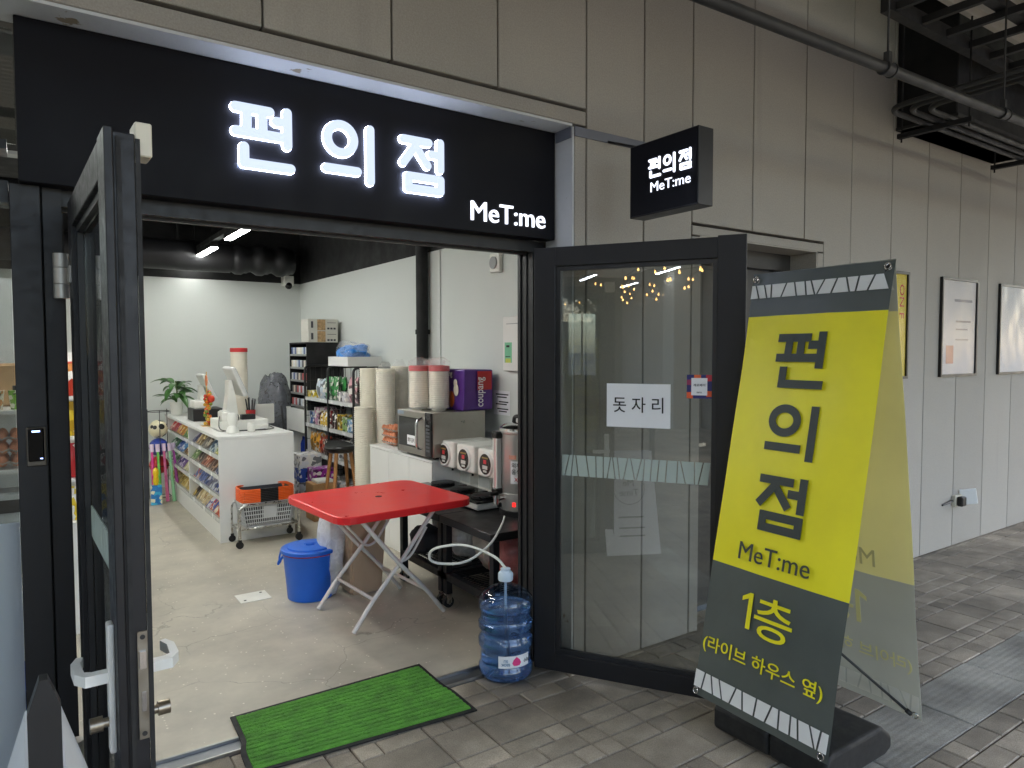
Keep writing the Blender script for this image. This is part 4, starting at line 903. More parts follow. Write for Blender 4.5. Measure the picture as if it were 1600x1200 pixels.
for i, y in enumerate((3.665, 3.935, 4.205)):
    t = thing('ramen_cooker', 'white noodle cooker with round black badge and hotplate ' + COL[i], 'cooker', (2.25, y, CT + .0005), 0, 'noodle cookers on the carts')
    ob('base', box(0, .46, -.01, .225, .008, .048, .006), white_pl, t); ob('base_feet', box(.03, .43, .01, .2, 0, .008), black_pl, t)
    ob('glass_top', box(-.004, .25, -.014, .229, .048, .062, .003), hp_glass, t)
    bm = NB(); lathe(bm, [(.082, .0622), (.084, .066), (.084, .074), (.078, .077), (0, .077)], 32, (.125, .108), cap=False); ob('hotplate', bm, mat('cast_plate', (26, 26, 27), .3, var=.1), t)
    ob('column', box(.30, .45, .03, .19, .048, .182), white_pl, t); ob('column_panel', box(.296, .2998, .04, .18, .06, .17), mat('pale_grey_panel', (200, 202, 200), .4), t)
    hd = ob('head', box(.14, .47, -.012, .212, .18, .365, .016, 3), white_pl, t)
    bm = NB(); cy(bm, (.1395, .10, .27), (.128, .10, .27), .080, .076, seg=36); ob('badge_ring', bm, white_lam, hd)
    bm = NB(); cy(bm, (.1278, .10, .27), (.1262, .10, .27), .066, seg=36); bg = ob('badge', bm, mat('badge_black', (22, 20, 18), .3, var=.1), hd)
    ob('badge_print', box(.1252, .126, .083, .117, .272, .298), mat('badge_red', (206, 60, 66), .4, var=.1, scale=80), bg); ob('badge_print', box(.1252, .126, .07, .128, .238, .262), mat('badge_pale', (200, 200, 196), .4, var=.1, scale=80), bg); ob('badge_print', box(.1252, .126, .08, .12, .218, .232), mat('badge_pale'), bg); ob('badge_print', box(.1252, .126, .065, .135, .305, .315), mat('badge_gold', (150, 130, 70), .4), bg)
    bm = NB(); cy(bm, (.20, .10, .17), (.20, .10, .182), .02); cy(bm, (.20, .10, .15), (.20, .10, .17), .008); ob('nozzle', bm, black_pl, hd)
ur = thing('water_urn', 'tall stainless steel hot water urn with gauge tube and black tap', 'urn', (2.475, 3.495, CT + .0005))
urn_st = mat('urn_steel', (196, 194, 190), .34, .6, var=.05, scale=3)
bm = NB(); lathe(bm, [(.142, 0), (.142, .03), (.136, .034), (.0, .034)], 40, cap=False); ob('foot_ring', bm, black_pl, ur)
bm = NB(); lathe(bm, [(.136, .034), (.138, .04), (.138, .135), (.134, .139), (.137, .143), (.137, .49), (.141, .494), (.143, .505), (.141, .512)], 48); ob('body', bm, urn_st, ur)
bm = NB(); lathe(bm, [(.140, .513), (.138, .525), (.11, .545), (.05, .556), (.0, .558)], 40, cap=False); ldu = ob('lid', bm, chrome, ur)
bm = NB(); tube(bm, arc([(-.02, -.06, .552), (-.02, -.05, .59), (-.02, .05, .59), (-.02, .06, .552)], .03, 4), .012, 8); ob('lid_handle', bm, black_pl, ldu)
bm = NB(); cy(bm, (-.160, .045, .16), (-.160, .045, .475), .0105, seg=14); ob('gauge_tube', bm, mat('gauge_pink', (214, 170, 170), .15), ur); ob('gauge_guard', box(-.172, -.136, .053, .068, .15, .48, .004), white_pl, ur); ob('gauge_guard', box(-.172, -.136, .020, .036, .15, .48, .004), white_pl, ur)
bm = NB(); bx(bm, -.178, -.128, .012, .078, .462, .505, .012, 3); bx(bm, -.178, -.128, .012, .078, .128, .165, .012, 3); ob('gauge_bracket', bm, black_pl, ur)
bm = NB(); cy(bm, (-.135, -.01, .105), (-.20, -.005, .105), .011); cy(bm, (-.195, -.005, .075), (-.195, -.005, .13), .016); ob('tap', bm, chrome, ur)
bm = NB(); bx(bm, -.235, -.18, -.014, .004, .13, .152, .005, 2); ob('tap_lever', bm, black_pl, ur)
bm = NB(); cy(bm, (-.135, .03, .06), (-.158, .035, .06), .014); ob('knob', bm, black_pl, ur)
a0 = R(-140)
def patch(r_, a, w, z0, z1):
    bm = NB(); q = 6; v = [[bm.verts.new((r_ * math.cos(a + w * (k / q - .5)), r_ * math.sin(a + w * (k / q - .5)), z)) for z in (z0, z1)] for k in range(q + 1)]
    for k in range(q): f = bm.faces.new((v[k][0], v[k + 1][0], v[k + 1][1], v[k][1])); f.smooth = True
    return bm
un = ob('paper_note', patch(.1385, a0, .52, .20, .335), paper, ur)
for s_, z, m_ in (('외부', .308, ink), ('음식', .27, ink), ('X', .225, red_ink)): text(s_, .032, m_, un, (.1412 * math.cos(a0), .1412 * math.sin(a0), z), (R(90), 0, a0 + R(90)), .004)
ob('warning_sticker', patch(.1384, R(-150), .35, .345, .37), mat('warning_red', (210, 150, 130), .5, var=.2, scale=60), ur)
sw = ob('power_switch', patch(.1392, R(-146), .16, .062, .088), mat('red_lit_switch', (220, 30, 30), .4, var=0, rvar=0, emit=(255, 40, 35), es=.4), ur)
# bags under the carts
rdb = film('clear_bag_red', (214, 120, 116), .6, .3)
for i, (x, y, sx, sy, sz, m_, lb) in enumerate(((2.33, 3.33, .16, .12, .145, rdb, 'clear bag of red and white packs on the cart shelf under the urn'), (2.36, 3.58, .15, .11, .15, film('clear_bag_pale', (226, 214, 206), .65, .3), 'clear plastic bag of pale packs on the shelf of the urn cart'), (2.36, 3.93, .14, .12, .14, film('clear_bag_white', (230, 228, 224), .65, .3), 'clear plastic bag of white packs on the shelf of the hotplate cart'))):
    t = thing('plastic_bag', lb, 'bag', (x, y, .206)); ob('bag_film', lumpy(None, 18, 14, .3, i, 8, (sx, sy, sz)), m_, t)
    for k in range(4): ob('packet', lumpy(None, 10, 8, .1, k + i, 4, (.06, .045, .05)), (printed('bag_red_pack', (190, 40, 45), (235, 225, 220), scale=30) if i == 0 or k % 2 else white_pl), t, (random.uniform(-.06, .06), random.uniform(-.04, .04), .015 + .05 * k))
t = thing('dark_bag', 'black and grey cloth bag lying on the shelf of the hotplate cart', 'bag', (2.17, 4.17, .2055)); ob('cloth', lumpy(None, 20, 14, .35, 9, 5, (.09, .12, .085)), mat('charcoal_cloth', (46, 46, 50), .85, var=.35, scale=25), t)

# ---- white cabinet, microwave, bowls, purple bag, egg trays
cab = thing('white_cabinet', 'low white cabinet with flush doors under the microwave', 'cabinet', (2.321, 4.372, 0))
ob('carcass', box(.018, .46, 0, 1.083, .0, .768), white_lam, cab); ob('top', box(-.002, .46, -.002, 1.085, .768, .787, .002), white_lam, cab)
for k in range(3):
    for z0, z1 in ((.04, .40), (.404, .765)): ob('door', box(0, .0165, k * .361 + .003, (k + 1) * .361 - .001, z0, z1, .0015), white_lam, cab)
mwv = thing('microwave_oven', 'stainless steel commercial microwave oven on the white cabinet', 'microwave', (2.295, 4.34, .7875))
st_mw = mat('microwave_steel', (168, 164, 156), .34, .9, var=.08, scale=6)
ob('body', box(.02, .45, 0, .53, .02, .335, .004), st_mw, mwv)
for y in (.05, .46): ob('foot', box(.06, .40, y, y + .03, 0, .0198), black_pl, mwv)
dr = ob('door', box(0, .019, .085, .53, .022, .333, .004), st_mw, mwv); ob('window', box(-.002, -.0002, .19, .50, .07, .285), mat('smoked_window', (36, 37, 36), .12, var=.1), dr)
bm = NB(); tube(bm, arc([(0, .125, .07), (-.045, .125, .085), (-.045, .125, .275), (0, .125, .29)], .03, 4), .011, 10); ob('handle', bm, chrome, dr)
ob('control_panel', box(.0, .019, 0, .084, .022, .333, .003), mat('control_black', (34, 34, 36), .3, var=.05), mwv)
for k in range(8): ob('key', box(-.0012, -.0002, .015, .068, .06 + .025 * k, .075 + .025 * k), mat('key_grey', (90, 95, 100), .4), mwv)
no = ob('paper_note', box(-.0035, -.0022, .20, .36, .085, .155), paper, dr); text('외부 음식 X', .03, ink, no, (-.0042, .28, .12), FACE_NX, .006, fit=(.135, .034))
ob('maker_plate', box(-.0012, -.0002, .42, .52, .30, .325), mat('plate_blue_grey', (150, 165, 180), .4), dr)
bowl_m = mat('paper_bowl', (236, 230, 214), .6, var=.03)
def bowl_stack(name, label, loc, r_, h, pitch, red_lid=0, bag=True, group='stacks of paper bowls', m_=None):
    t = thing(name, label, 'bowls', loc, random.uniform(0, 6), group)
    prof = [(r_ * .74, 0)]; z = .02
    prof.append((r_ * .80, z))
    while z < h - red_lid - pitch:
        prof += [(r_ * .97, z), (r_, z + pitch * .2), (r_, z + pitch * .55), (r_ * .955, z + pitch * .62), (r_ * .945, z + pitch * .95)]; z += pitch
    prof += [(r_, z), (r_, z + .006), (r_ * .95, z + .008)]
    bm = NB(); lathe(bm, prof + [(0, z + .007)], 24, cap=False); ob('bowls', bm, m_ or bowl_m, t)
    if red_lid:
        bm = NB(); lathe(bm, [(r_ * 1.03, z + .009), (r_ * 1.03, z + red_lid), (r_ * .97, z + red_lid + .004), (0, z + red_lid + .004)], 24, cap=False); ob('red_top', bm, mat('red_print', (206, 46, 48), .5, var=.1), t)
    if bag:
        from mathutils import noise
        bm = NB(); S, prof2 = 22, []
        for k in range(15):
            f_ = k / 14; zz = .01 + (h + .045) * f_; rr = (r_ * 1.09) if f_ < .93 else r_ * (1.0 - (f_ - .93) * 9)
            prof2.append((max(rr, .012), zz))
        lathe(bm, prof2, S, cap=False)
        sd_ = Vector(loc) * 3
        for v in bm.verts:
            k = noise.noise(Vector((v.co.x * 22, v.co.y * 22, v.co.z * 9)) + sd_) * .010; d = Vector((v.co.x, v.co.y, 0)); v.co += d.normalized() * k if d.length > .02 else Vector((0, 0, k)); v.co.z += k * .5
        ob('bag', bm, bag_film, t)
    return t
MT = .7875 + .3355
for i, (x, y, h, lb) in enumerate(((2.385, 4.68, .31, 'bagged stack of white bowls with red tops nearest the microwave door'), (2.48, 4.55, .31, 'bagged stack of white bowls with red tops next to the purple bag'), (2.53, 4.72, .31, 'bagged stack of white bowls with red tops behind two others on the microwave'))):
    bowl_stack('bowl_stack', lb, (x, y, MT), .074, h + .02, .0135, .045, True, 'bowl stacks on the microwave')
for i, (x, y, h, lb) in enumerate(((2.355, 5.66, 1.08, 'low tower of white paper bowls standing behind the bar stool'), (2.49, 5.86, 1.40, 'tall tower of white paper bowls against the wire shelf'), (2.545, 5.63, 1.41, 'tall bagged tower of white paper bowls beside the egg trays'), (2.72, 5.72, 1.43, 'tall bagged tower of white paper bowls in front of the black wall pipe'))):
    bowl_stack('bowl_stack', lb, (x, y, 0), .082, h, .017, 0, i > 1, 'bowl towers on the floor')
pb = thing('purple_bag', 'square purple delivery bag with white lettering and red panel on the microwave', 'bag', (2.57, 4.36, MT))
bm = NB(); bx(bm, 0, .25, 0, .34, 0, .30, .012, 2)
for v in bm.verts: v.co += Vector((.010 * math.sin(v.co.z * 25 + v.co.y * 9), .008 * math.sin(v.co.z * 19 + v.co.x * 14), -.02 * v.co.x if v.co.z > .2 else 0))
pu = mat('purple_film', (84, 44, 130), .35, var=.14, scale=10, bump=.15, bscale=14); ob('sack', bm, pu, pb)
ob('red_panel', box(.115, .235, -.014, -.010, .15, .285), mat('bag_red', (186, 34, 38), .38, var=.1, scale=8), pb)
text('coupang', .08, white_ink, pb, (.15, -.0155, .135), (R(90), R(-90), 0), .006, fit=(.215, .062))
text('coupang', .05, white_ink, pb, (-.0125, .22, .255), FACE_NX, .006, fit=(.17, .04))
bm = NB(); ball(bm, (-.006, .09, .15), .045, 12, 8, (.08, .8, 1)); ball(bm, (-.006, .10, .20), .028, 12, 8, (.12, 1, 1)); ob('bird_print', bm, mat('bag_white_print', (214, 204, 190), .5), pb)
bm = NB(); ball(bm, (-.006, .16, .08), .05, 12, 8, (.08, .9, 1.2)); ob('orange_print', bm, mat('bag_orange_print', (196, 96, 50), .5), pb); ob('dark_print', box(-.0118, -.0095, .2, .28, .02, .12), mat('bag_blue_print', (70, 70, 120), .5), pb)
tray_m = mat('egg_tray_pulp', (176, 168, 160), .9, var=.1, scale=20); egg_m = mat('brown_egg', (206, 128, 88), .5, var=.12, scale=12)
em = NB(); lathe(em, [(.001, 0), (.012, .004), (.019, .014), (.021, .025), (.018, .038), (.011, .049), (.001, .053)], 10, cap=False); em = mesh('egg', em); em.materials.append(egg_m)
band_r = mat('red_egg_band', (206, 50, 44), .5)
def egg_tray(loc, nx, ny, label, group, band=True):
    t = thing('egg_tray', label, 'egg tray', loc, 0, group); p = .047
    bm = NB(); V = []
    for i in range(nx * 2 + 1):
        V.append([bm.verts.new((i * p / 2, j * p / 2, .034 if (i % 2 == 0 and j % 2 == 0) else (.006 if (i % 2 and j % 2) else .022))) for j in range(ny * 2 + 1)])
    for i in range(nx * 2):
        for j in range(ny * 2): bm.faces.new((V[i][j], V[i + 1][j], V[i + 1][j + 1], V[i][j + 1]))
    o = ob('tray', bm, tray_m, t); sm = o.modifiers.new('s', 'SOLIDIFY'); sm.thickness = .003
    for i in range(nx):
        for j in range(ny):
            if i in (0, nx - 1) or j in (0, ny - 1) or True: ob('egg', em, None, t, ((i + .5) * p, (j + .5) * p, .008), (random.uniform(-.15, .15), random.uniform(-.15, .15), 0))
    return t
for k in range(3):
    egg_tray((2.40, 5.17, .7875 + .052 * k), 4, 5, ('pulp tray of brown eggs at the bottom of its stack on the white cabinet', 'pulp tray of brown eggs in the middle of its stack on the white cabinet', 'pulp tray of brown eggs on top of its stack on the white cabinet')[k], 'egg trays on the cabinet')

# ---- checkout counter with sloping snack bins
ct = thing('checkout_counter', 'white checkout counter with sloping snack bins in its front', 'counter', (1.255, 6.0, 0))
CL, CW, CH = 2.6, .606, .868
ob('top', box(-.012, CW, -.004, CL, CH - .025, CH, .002), white_lam, ct)
ob('end_panel', box(0, CW - .002, 0, .022, 0, CH - .0252), white_lam, ct); ob('end_panel', box(0, CW - .002, CL - .022, CL, 0, CH - .0252), white_lam, ct)
ob('divider', box(0, .30, 1.295, 1.315, .16, CH - .0252), white_lam, ct)
ob('back_panel', box(.30, .315, .0222, CL - .0222, 0, CH - .0252), white_lam, ct)
ob('plinth', box(.003, .02, .0222, CL - .0222, 0, .165), white_lam, ct)
BZ = (.165, .355, .52, .685)
for z in BZ:
    for (ya, yb) in ((.0225, 1.2945), (1.3155, CL - .0225)):
        bm = NB(); prism(bm, [(.004, z), (.298, z + .05), (.298, z + .062), (.004, z + .012)], 'y', ya, yb); ob('bin_shelf', bm, white_lam, ct)
        ob('price_rail', box(-.004, .0035, ya, yb, z - .006, z + .03), mat('clear_rail', (214, 216, 214), .25), ct)
def pouch(w, h, t, name):
    bm = NB(); nx, nz = 5, 6; F = []
    for s in (-1, 1):
        F.append([[bm.verts.new(((s * t / 2 * (math.sin(math.pi * min(1, max(0, (j - .5) / (nz - 1)))) ** .6 if 0 < j < nz else 0) * (math.sin(math.pi * (i + .15) / (nx + .3)) ** .5)), w * (i / nx - .5) * (1 - .04 * math.sin(math.pi * j / nz)), h * j / nz)) for j in range(nz + 1)] for i in range(nx + 1)])
        for i in range(nx):
            for j in range(nz): f = bm.faces.new((F[-1][i][j], F[-1][i + 1][j], F[-1][i + 1][j + 1], F[-1][i][j + 1])); f.smooth = True
    bmesh.ops.remove_doubles(bm, verts=bm.verts, dist=.0004)
    return mesh(name, bm)
BINS = {  # (bay, shelf from the bottom): list of (base, second, third) prints in order from near to far
 (0, 3): [((196, 190, 60), (60, 120, 60), (240, 230, 190)), ((58, 108, 140), (30, 60, 90), (200, 210, 210)), ((120, 112, 104), (70, 64, 60), (190, 180, 160)), ((150, 120, 66), (90, 70, 40), (220, 200, 150)), ((90, 84, 120), (50, 60, 110), (180, 180, 200))],
 (0, 2): [((44, 70, 120), (30, 40, 70), (200, 200, 210)), ((120, 78, 52), (80, 48, 32), (210, 170, 130)), ((176, 92, 62), (120, 60, 40), (230, 190, 160)), ((110, 84, 70), (60, 50, 44), (190, 170, 150)), ((120, 150, 90), (70, 110, 60), (220, 225, 190))],
 (0, 1): [((214, 214, 220), (60, 80, 150), (30, 36, 60)), ((196, 200, 206), (120, 120, 140), (60, 70, 120)), ((90, 110, 170), (40, 60, 120), (220, 220, 225)), ((206, 190, 180), (170, 80, 60), (60, 90, 150))],
 (0, 0): [((226, 116, 44), (190, 70, 30), (240, 210, 170)), ((200, 130, 80), (60, 80, 160), (230, 220, 200)), ((70, 80, 160), (190, 60, 60), (220, 220, 230)), ((206, 186, 140), (160, 130, 80), (236, 226, 200)), ((200, 176, 120), (150, 120, 70), (236, 220, 180)), ((70, 44, 30), (40, 26, 20), (200, 170, 80))],
 (1, 3): [((90, 140, 70), (60, 100, 50), (230, 220, 120)), ((226, 160, 50), (200, 90, 40), (240, 220, 160)), ((200, 50, 60), (140, 40, 100), (240, 200, 190))],
 (1, 2): [((190, 150, 80), (120, 90, 50), (230, 210, 160)), ((50, 90, 170), (90, 150, 200), (230, 230, 240)), ((70, 130, 90), (40, 90, 60), (220, 230, 220))],
 (1, 1): [((200, 196, 150), (150, 140, 60), (236, 230, 200)), ((110, 80, 150), (70, 60, 130), (230, 220, 240)), ((110, 160, 110), (70, 120, 80), (230, 236, 220))],
 (1, 0): [((206, 178, 96), (170, 140, 60), (236, 220, 170)), ((196, 166, 80), (150, 120, 50), (230, 210, 150))]}
pm = pouch(.082, .150, .03, 'snack_packet'); pr = random.Random(21)
ROWN = ('bottom', 'second lowest', 'second highest', 'top')
CN = {}
def cname(c):
    r_, g_, b_ = c
    if max(c) - min(c) < 26: return 'white' if r_ > 190 else ('grey' if r_ > 90 else 'dark')
    if r_ > 190 and g_ > 170 and b_ < 160: return 'yellow' if b_ < 110 else 'cream'
    if r_ > g_ and g_ >= b_: return 'orange' if r_ > 190 and b_ < 90 and g_ > 90 else ('red' if g_ < r_ * .45 else 'brown')
    if g_ > r_ and g_ >= b_: return 'green'
    if b_ > g_ and r_ > g_ + 10: return 'purple'
    if r_ > g_ and b_ > g_: return 'red'
    return 'blue'
for (bay, sh), cols in BINS.items():
    ya, yb = ((.03, 1.285) if bay == 0 else (1.325, CL - .03)); n = 14 if bay == 0 else 12; st = (yb - ya) / n
    for k in range(n):
        c = cols[int(k * len(cols) / n)]; key = 'pk_%d_%d_%d' % c[0]; m_ = printed(key, *c, scale=26)
        me = CN.get(key)
        if me is None: me = pm.copy(); me.materials.clear(); me.materials.append(m_); CN[key] = me
        hgt = BZ[sh] + .015
        o = ob('snack_packet', me, None, None, (1.255 + .020 + pr.uniform(0, .012), 6.0 + ya + st * (k + .5), hgt + .006), (0, R(pr.uniform(38, 48)), R(pr.uniform(-7, 7)))); s_ = pr.uniform(.94, 1.06) * st / .0865; o.scale = (s_, s_, min(1.05, s_))
        tag(o, '%s snack packet in the %s counter bin row, %s side' % (cname(c[0]), ROWN[sh], 'basket trolley' if bay == 0 else 'potted plant'), 'snack', 'snack packets in the counter bins')
# ---- on the counter
ZT = CH + .0005
cdw = thing('cash_drawer', 'white steel cash drawer box on the checkout counter', 'cash drawer', (1.35, 6.36, ZT)); ob('case', box(0, .40, 0, .42, .005, .09, .004), white_pl, cdw); ob('drawer_front', box(.401, .406, .015, .405, .012, .08), white_lam, cdw); ob('foot', box(.02, .38, .02, .4, 0, .0048), black_pl, cdw)
def pos_terminal(loc, lb):
    t = thing('pos_terminal', lb, 'till', loc, 0, 'till screens on the counter')
    bm = NB(); prism(bm, [(-.10, 0), (.14, 0), (.14, .02), (-.06, .03), (-.10, .02)], 'y', -.13, .13); ob('base', bm, white_pl, t)
    bm = NB(); prism(bm, [(-.09, .02), (.02, .03), (.0, .20), (-.03, .34), (-.055, .34), (-.06, .2)], 'y', -.075, .075); ob('stand', bm, white_pl, t)
    o = ob('screen', box(-.02, .02, -.17, .17, -.14, .14, .012, 2), mat('till_shell', (212, 212, 208), .4), t, (.015, 0, .33), (0, R(-24), 0)); ob('display', box(.0202, .022, -.155, .155, -.12, .12), mat('dim_screen', (30, 34, 40), .1, emit=(90, 120, 160), es=.3), o)
    return t
pos_terminal((1.52, 6.62, ZT + .0905), 'white touch screen till on the white cash drawer, seen from its back')
pos_terminal((1.50, 7.75, ZT), 'white touch screen till beside the potted plant, seen from its back')
rp = thing('receipt_printer', 'white receipt printer on top of the cash drawer', 'printer', (1.365, 6.50, ZT + .0905)); ob('case', box(0, .07, -.13, .04, 0, .075, .008, 2), white_pl, rp); ob('lid', box(.01, .06, -.11, .02, .0752, .085, .003), white_lam, rp)
cbx = thing('card_terminal', 'small black card payment terminal on the cash drawer edge', 'card terminal', (1.62, 6.39, ZT + .0905)); ob('case', box(-.09, .03, 0, .07, 0, .045, .008, 2), black_pl, cbx); ob('display', box(-.07, -.01, .01, .06, .0452, .047), mat('lcd_grey', (120, 150, 130), .2), cbx)
hs = thing('handheld_scanner', 'white handheld barcode scanner lying by the cash drawer', 'scanner', (1.60, 6.22, ZT), R(20)); bm = NB(); bx(bm, -.02, .12, -.022, .022, .018, .058, .012, 2); ob('grip', bm, white_pl, hs); bm = NB(); bx(bm, -.06, -.02, -.035, .035, .0, .082, .014, 2); ob('head', bm, white_pl, hs)
ss = thing('stand_scanner', 'rounded white presentation scanner standing at the counter edge', 'scanner', (1.42, 6.24, ZT)); bm = NB(); lathe(bm, [(.052, 0), (.054, .01), (.042, .045), (.03, .06), (.035, .085), (.044, .11), (.046, .14), (.036, .165), (.0, .172)], 24, cap=False); ob('body', bm, white_pl, ss); bm = NB(); cy(bm, (.034, .01, .125), (.047, .012, .125), .026, seg=16); ob('window', bm, mat('glossy_black'), ss)
pc = thing('pen_cup', 'red rimmed cup of black straws behind the cash drawer', 'cup', (1.72, 6.84, ZT)); bm = NB(); lathe(bm, [(.035, 0), (.045, .14), (.043, .14), (.034, .006), (0, .006)], 20, cap=False); ob('cup', bm, mat('red_cup', (196, 40, 44), .4), pc)
for k in range(8): a = k * .8; bm = NB(); cy(bm, (.012 * math.cos(a), .012 * math.sin(a), .01), (.045 * math.cos(a), .045 * math.sin(a), .235 + .01 * (k % 3)), .0055, seg=6); ob('straw', bm, black_pl, pc)
bowl_stack('cup_tower', 'very tall tower of cream paper bowls with red top on the counter', (1.69, 7.12, ZT), .078, .72, .0145, .045, False, 'bowl towers on the counter')
cbl = thing('cable', 'black cable looping across the cash drawer and counter top', 'cable', (0, 0, ZT)); bm = NB(); tube(bm, arc([(1.37, 6.47, .13), (1.345, 6.40, .10), (1.335, 6.36, .02), (1.40, 6.30, .005), (1.55, 6.31, .005), (1.70, 6.28, .005), (1.80, 6.34, .006), (1.83, 6.7, .006)], .05, 5), .004, 6); ob('cord', bm, black_pl, cbl)
bb = thing('small_till_box', 'black box with white printer on top beside the far till', 'till box', (1.33, 7.45, ZT)); ob('case', box(0, .28, 0, .30, 0, .12, .004), black_pl, bb); ob('printer', box(.02, .18, .05, .27, .1202, .2, .01, 2), white_pl, bb); ob('vent', box(.181, .183, .08, .24, .14, .17), grey_pl, bb)
og = thing('gold_ornament', 'hanging string of orange and gold fruit ornaments by the till', 'ornament', (1.36, 6.95, ZT)); orr = random.Random(2)
for k in range(36):
    bm = NB(); ball(bm, (.028 * orr.uniform(-1, 1), .045 * orr.uniform(-1, 1), .02 + .30 * k / 36), .017, 8, 6); ob('bead', bm, mat(('orange_bead', 'gold_bead', 'green_bead', 'red_bead')[k % 4], ((226, 120, 40), (206, 160, 60), (120, 140, 60), (200, 60, 40))[k % 4], .3), og)
bm = NB(); cy(bm, (0, 0, 0), (0, 0, .50), .004); bx(bm, -.05, .05, -.05, .05, 0, .004); ob('stem', bm, mat('gold_bead'), og); bm = NB(); cy(bm, (-.006, 0, .42), (.0, 0, .42), .05, seg=16); ob('tag_disc', bm, mat('orange_disc', (226, 120, 30), .4, var=.2, scale=30), og); bm = NB(); ball(bm, (.03, -.03, .25), .035, 8, 6); ob('red_tassel', bm, mat('red_bead'), og)
# potted plant
pl = thing('potted_plant', 'leafy green plant in a tall white pot at the end of the counter', 'plant', (1.33, 8.38, ZT)); bm = NB(); lathe(bm, [(.05, 0), (.055, .01), (.07, .14), (.066, .14), (.06, .12), (0, .12)], 20, cap=False); ob('pot', bm, white_pl, pl)
leafs = mat('plant_leaf', (62, 104, 48), .4, var=.25, scale=12); lr = random.Random(6)
def leaf_mesh(L, w):
    bm = NB(); rowz = []
    for j in range(7):
        t = j / 6; ww = w * math.sin(math.pi * min(.98, t * .94 + .03)) ** .8; x = L * t; z = L * (.35 * t - .62 * t * t)
        rowz.append([bm.verts.new((x, sgn * ww, z + abs(sgn) * ww * .35)) for sgn in (-1, 0, 1)])
    for a, b_ in zip(rowz, rowz[1:]):
        for k in range(2): f = bm.faces.new((a[k], a[k + 1], b_[k + 1], b_[k])); f.smooth = True
    return mesh('leaf', bm)
lms = [leaf_mesh(.17, .032), leaf_mesh(.22, .040), leaf_mesh(.14, .036)]
for lm in lms: lm.materials.append(leafs)
for k in range(30):
    a = lr.uniform(0, 6.28); h = .14 + .22 * lr.random(); ob('leaf', lms[k % 3], None, pl, (.03 * math.cos(a), .03 * math.sin(a), h), (lr.uniform(-.2, .2), lr.uniform(-.75, .35), a))
bm = NB(); tube(bm, [(0, 0, .12), (.008, .004, .25), (0, .01, .37)], .008, 6); ob('stem', bm, mat('plant_stem', (84, 100, 50), .6), pl)
# ---- toys at the far end of the counter
tr_ = thing('ball_rack', 'thin black wire rack holding toy balls beside the counter', 'rack', (1.12, 8.20, 0))
bm = NB()
for a in (30, 150, 270):
    bm = NB(); c, s_ = math.cos(R(a)) * .108, math.sin(R(a)) * .108; cy(bm, (c, s_, 0), (c, s_, .95), .004, seg=6); ob('upright', bm, black_pl, tr_)
for z in (.03, .36, .55, .93):
    bm = NB(); tube(bm, [(.108 * math.cos(2 * math.pi * k / 20), .108 * math.sin(2 * math.pi * k / 20), z) for k in range(20)], .004, 6, True); ob('hoop', bm, black_pl, tr_)
sb_m = mat('soccer_ball', (226, 222, 200), .35, var=0, rvar=0); n, l, b = nodes_of(sb_m); tc = n.new('ShaderNodeTexCoord'); vo = n.new('ShaderNodeTexVoronoi'); vo.inputs['Scale'].default_value = 11; l.new(tc.outputs['Object'], vo.inputs['Vector']); lt = n.new('ShaderNodeMath'); lt.operation = 'LESS_THAN'; lt.inputs[1].default_value = .34; l.new(vo.outputs['Distance'], lt.inputs[0]); fx = n.new('ShaderNodeMix'); fx.data_type = 'RGBA'; l.new(lt.outputs[0], fx.inputs[0]); fx.inputs[6].default_value = lin((222, 214, 180)); fx.inputs[7].default_value = lin((24, 24, 24)); l.new(fx.outputs[2], b.inputs['Base Color'])
for z, m_, lb in ((.745, sb_m, 'gold and black toy soccer ball on top of the ball rack'), (.555, mat('blue_ball', (50, 70, 160), .3), 'shiny blue toy ball under the soccer ball'), (.365, mat('red_ball', (190, 40, 46), .35), 'red toy ball in the rack under the blue ball')):
    bm = NB(); ball(bm, (0, 0, 0), .094, 20, 14); tag(ob('toy_ball', bm, m_, None, (1.12, 8.20, z)), lb, 'ball', 'toy balls')
for k, (x, y, m_, c) in enumerate(((1.06, 8.02, (226, 70, 150), 'pink'), (1.10, 8.0, (120, 200, 90), 'green'), (1.15, 8.03, (236, 120, 170), 'rose pink'), (1.19, 8.01, (150, 210, 160), 'mint'), (1.22, 8.05, (190, 90, 180), 'violet'))):
    t = thing('bubble_wand', '%s toy bubble wand leaning by the ball rack' % c, 'toy', (x, y, 0), 0, 'bubble wands'); bm = NB(); cy(bm, (.02 * k - .02, .0, 0), (-.02 + .012 * k, .06, .52), .018, .012, seg=10); ob('tube', bm, mat('wand_' + c.replace(' ', '_'), m_, .3), t); bm = NB(); cy(bm, (-.02 + .012 * k, .06, .52), (-.022 + .012 * k, .068, .60), .02, seg=10); ob('cap', bm, mat('wand_cap', (230, 210, 230), .3), t)
t = thing('toy_box', 'blue carded toy with yellow figure standing on the floor', 'toy', (1.05, 7.90, 0)); ob('carton', box(-.05, .05, 0, .06, 0, .20), printed('toy_blue', (40, 120, 190), (60, 170, 210), (236, 230, 200), 30), t); bm = NB(); lathe(bm, [(.02, .2), (.03, .24), (.022, .29), (.03, .32), (.024, .36), (0, .38)], 12, (0, .03), cap=False); ob('figure', bm, mat('toy_yellow', (236, 196, 30), .35), t)
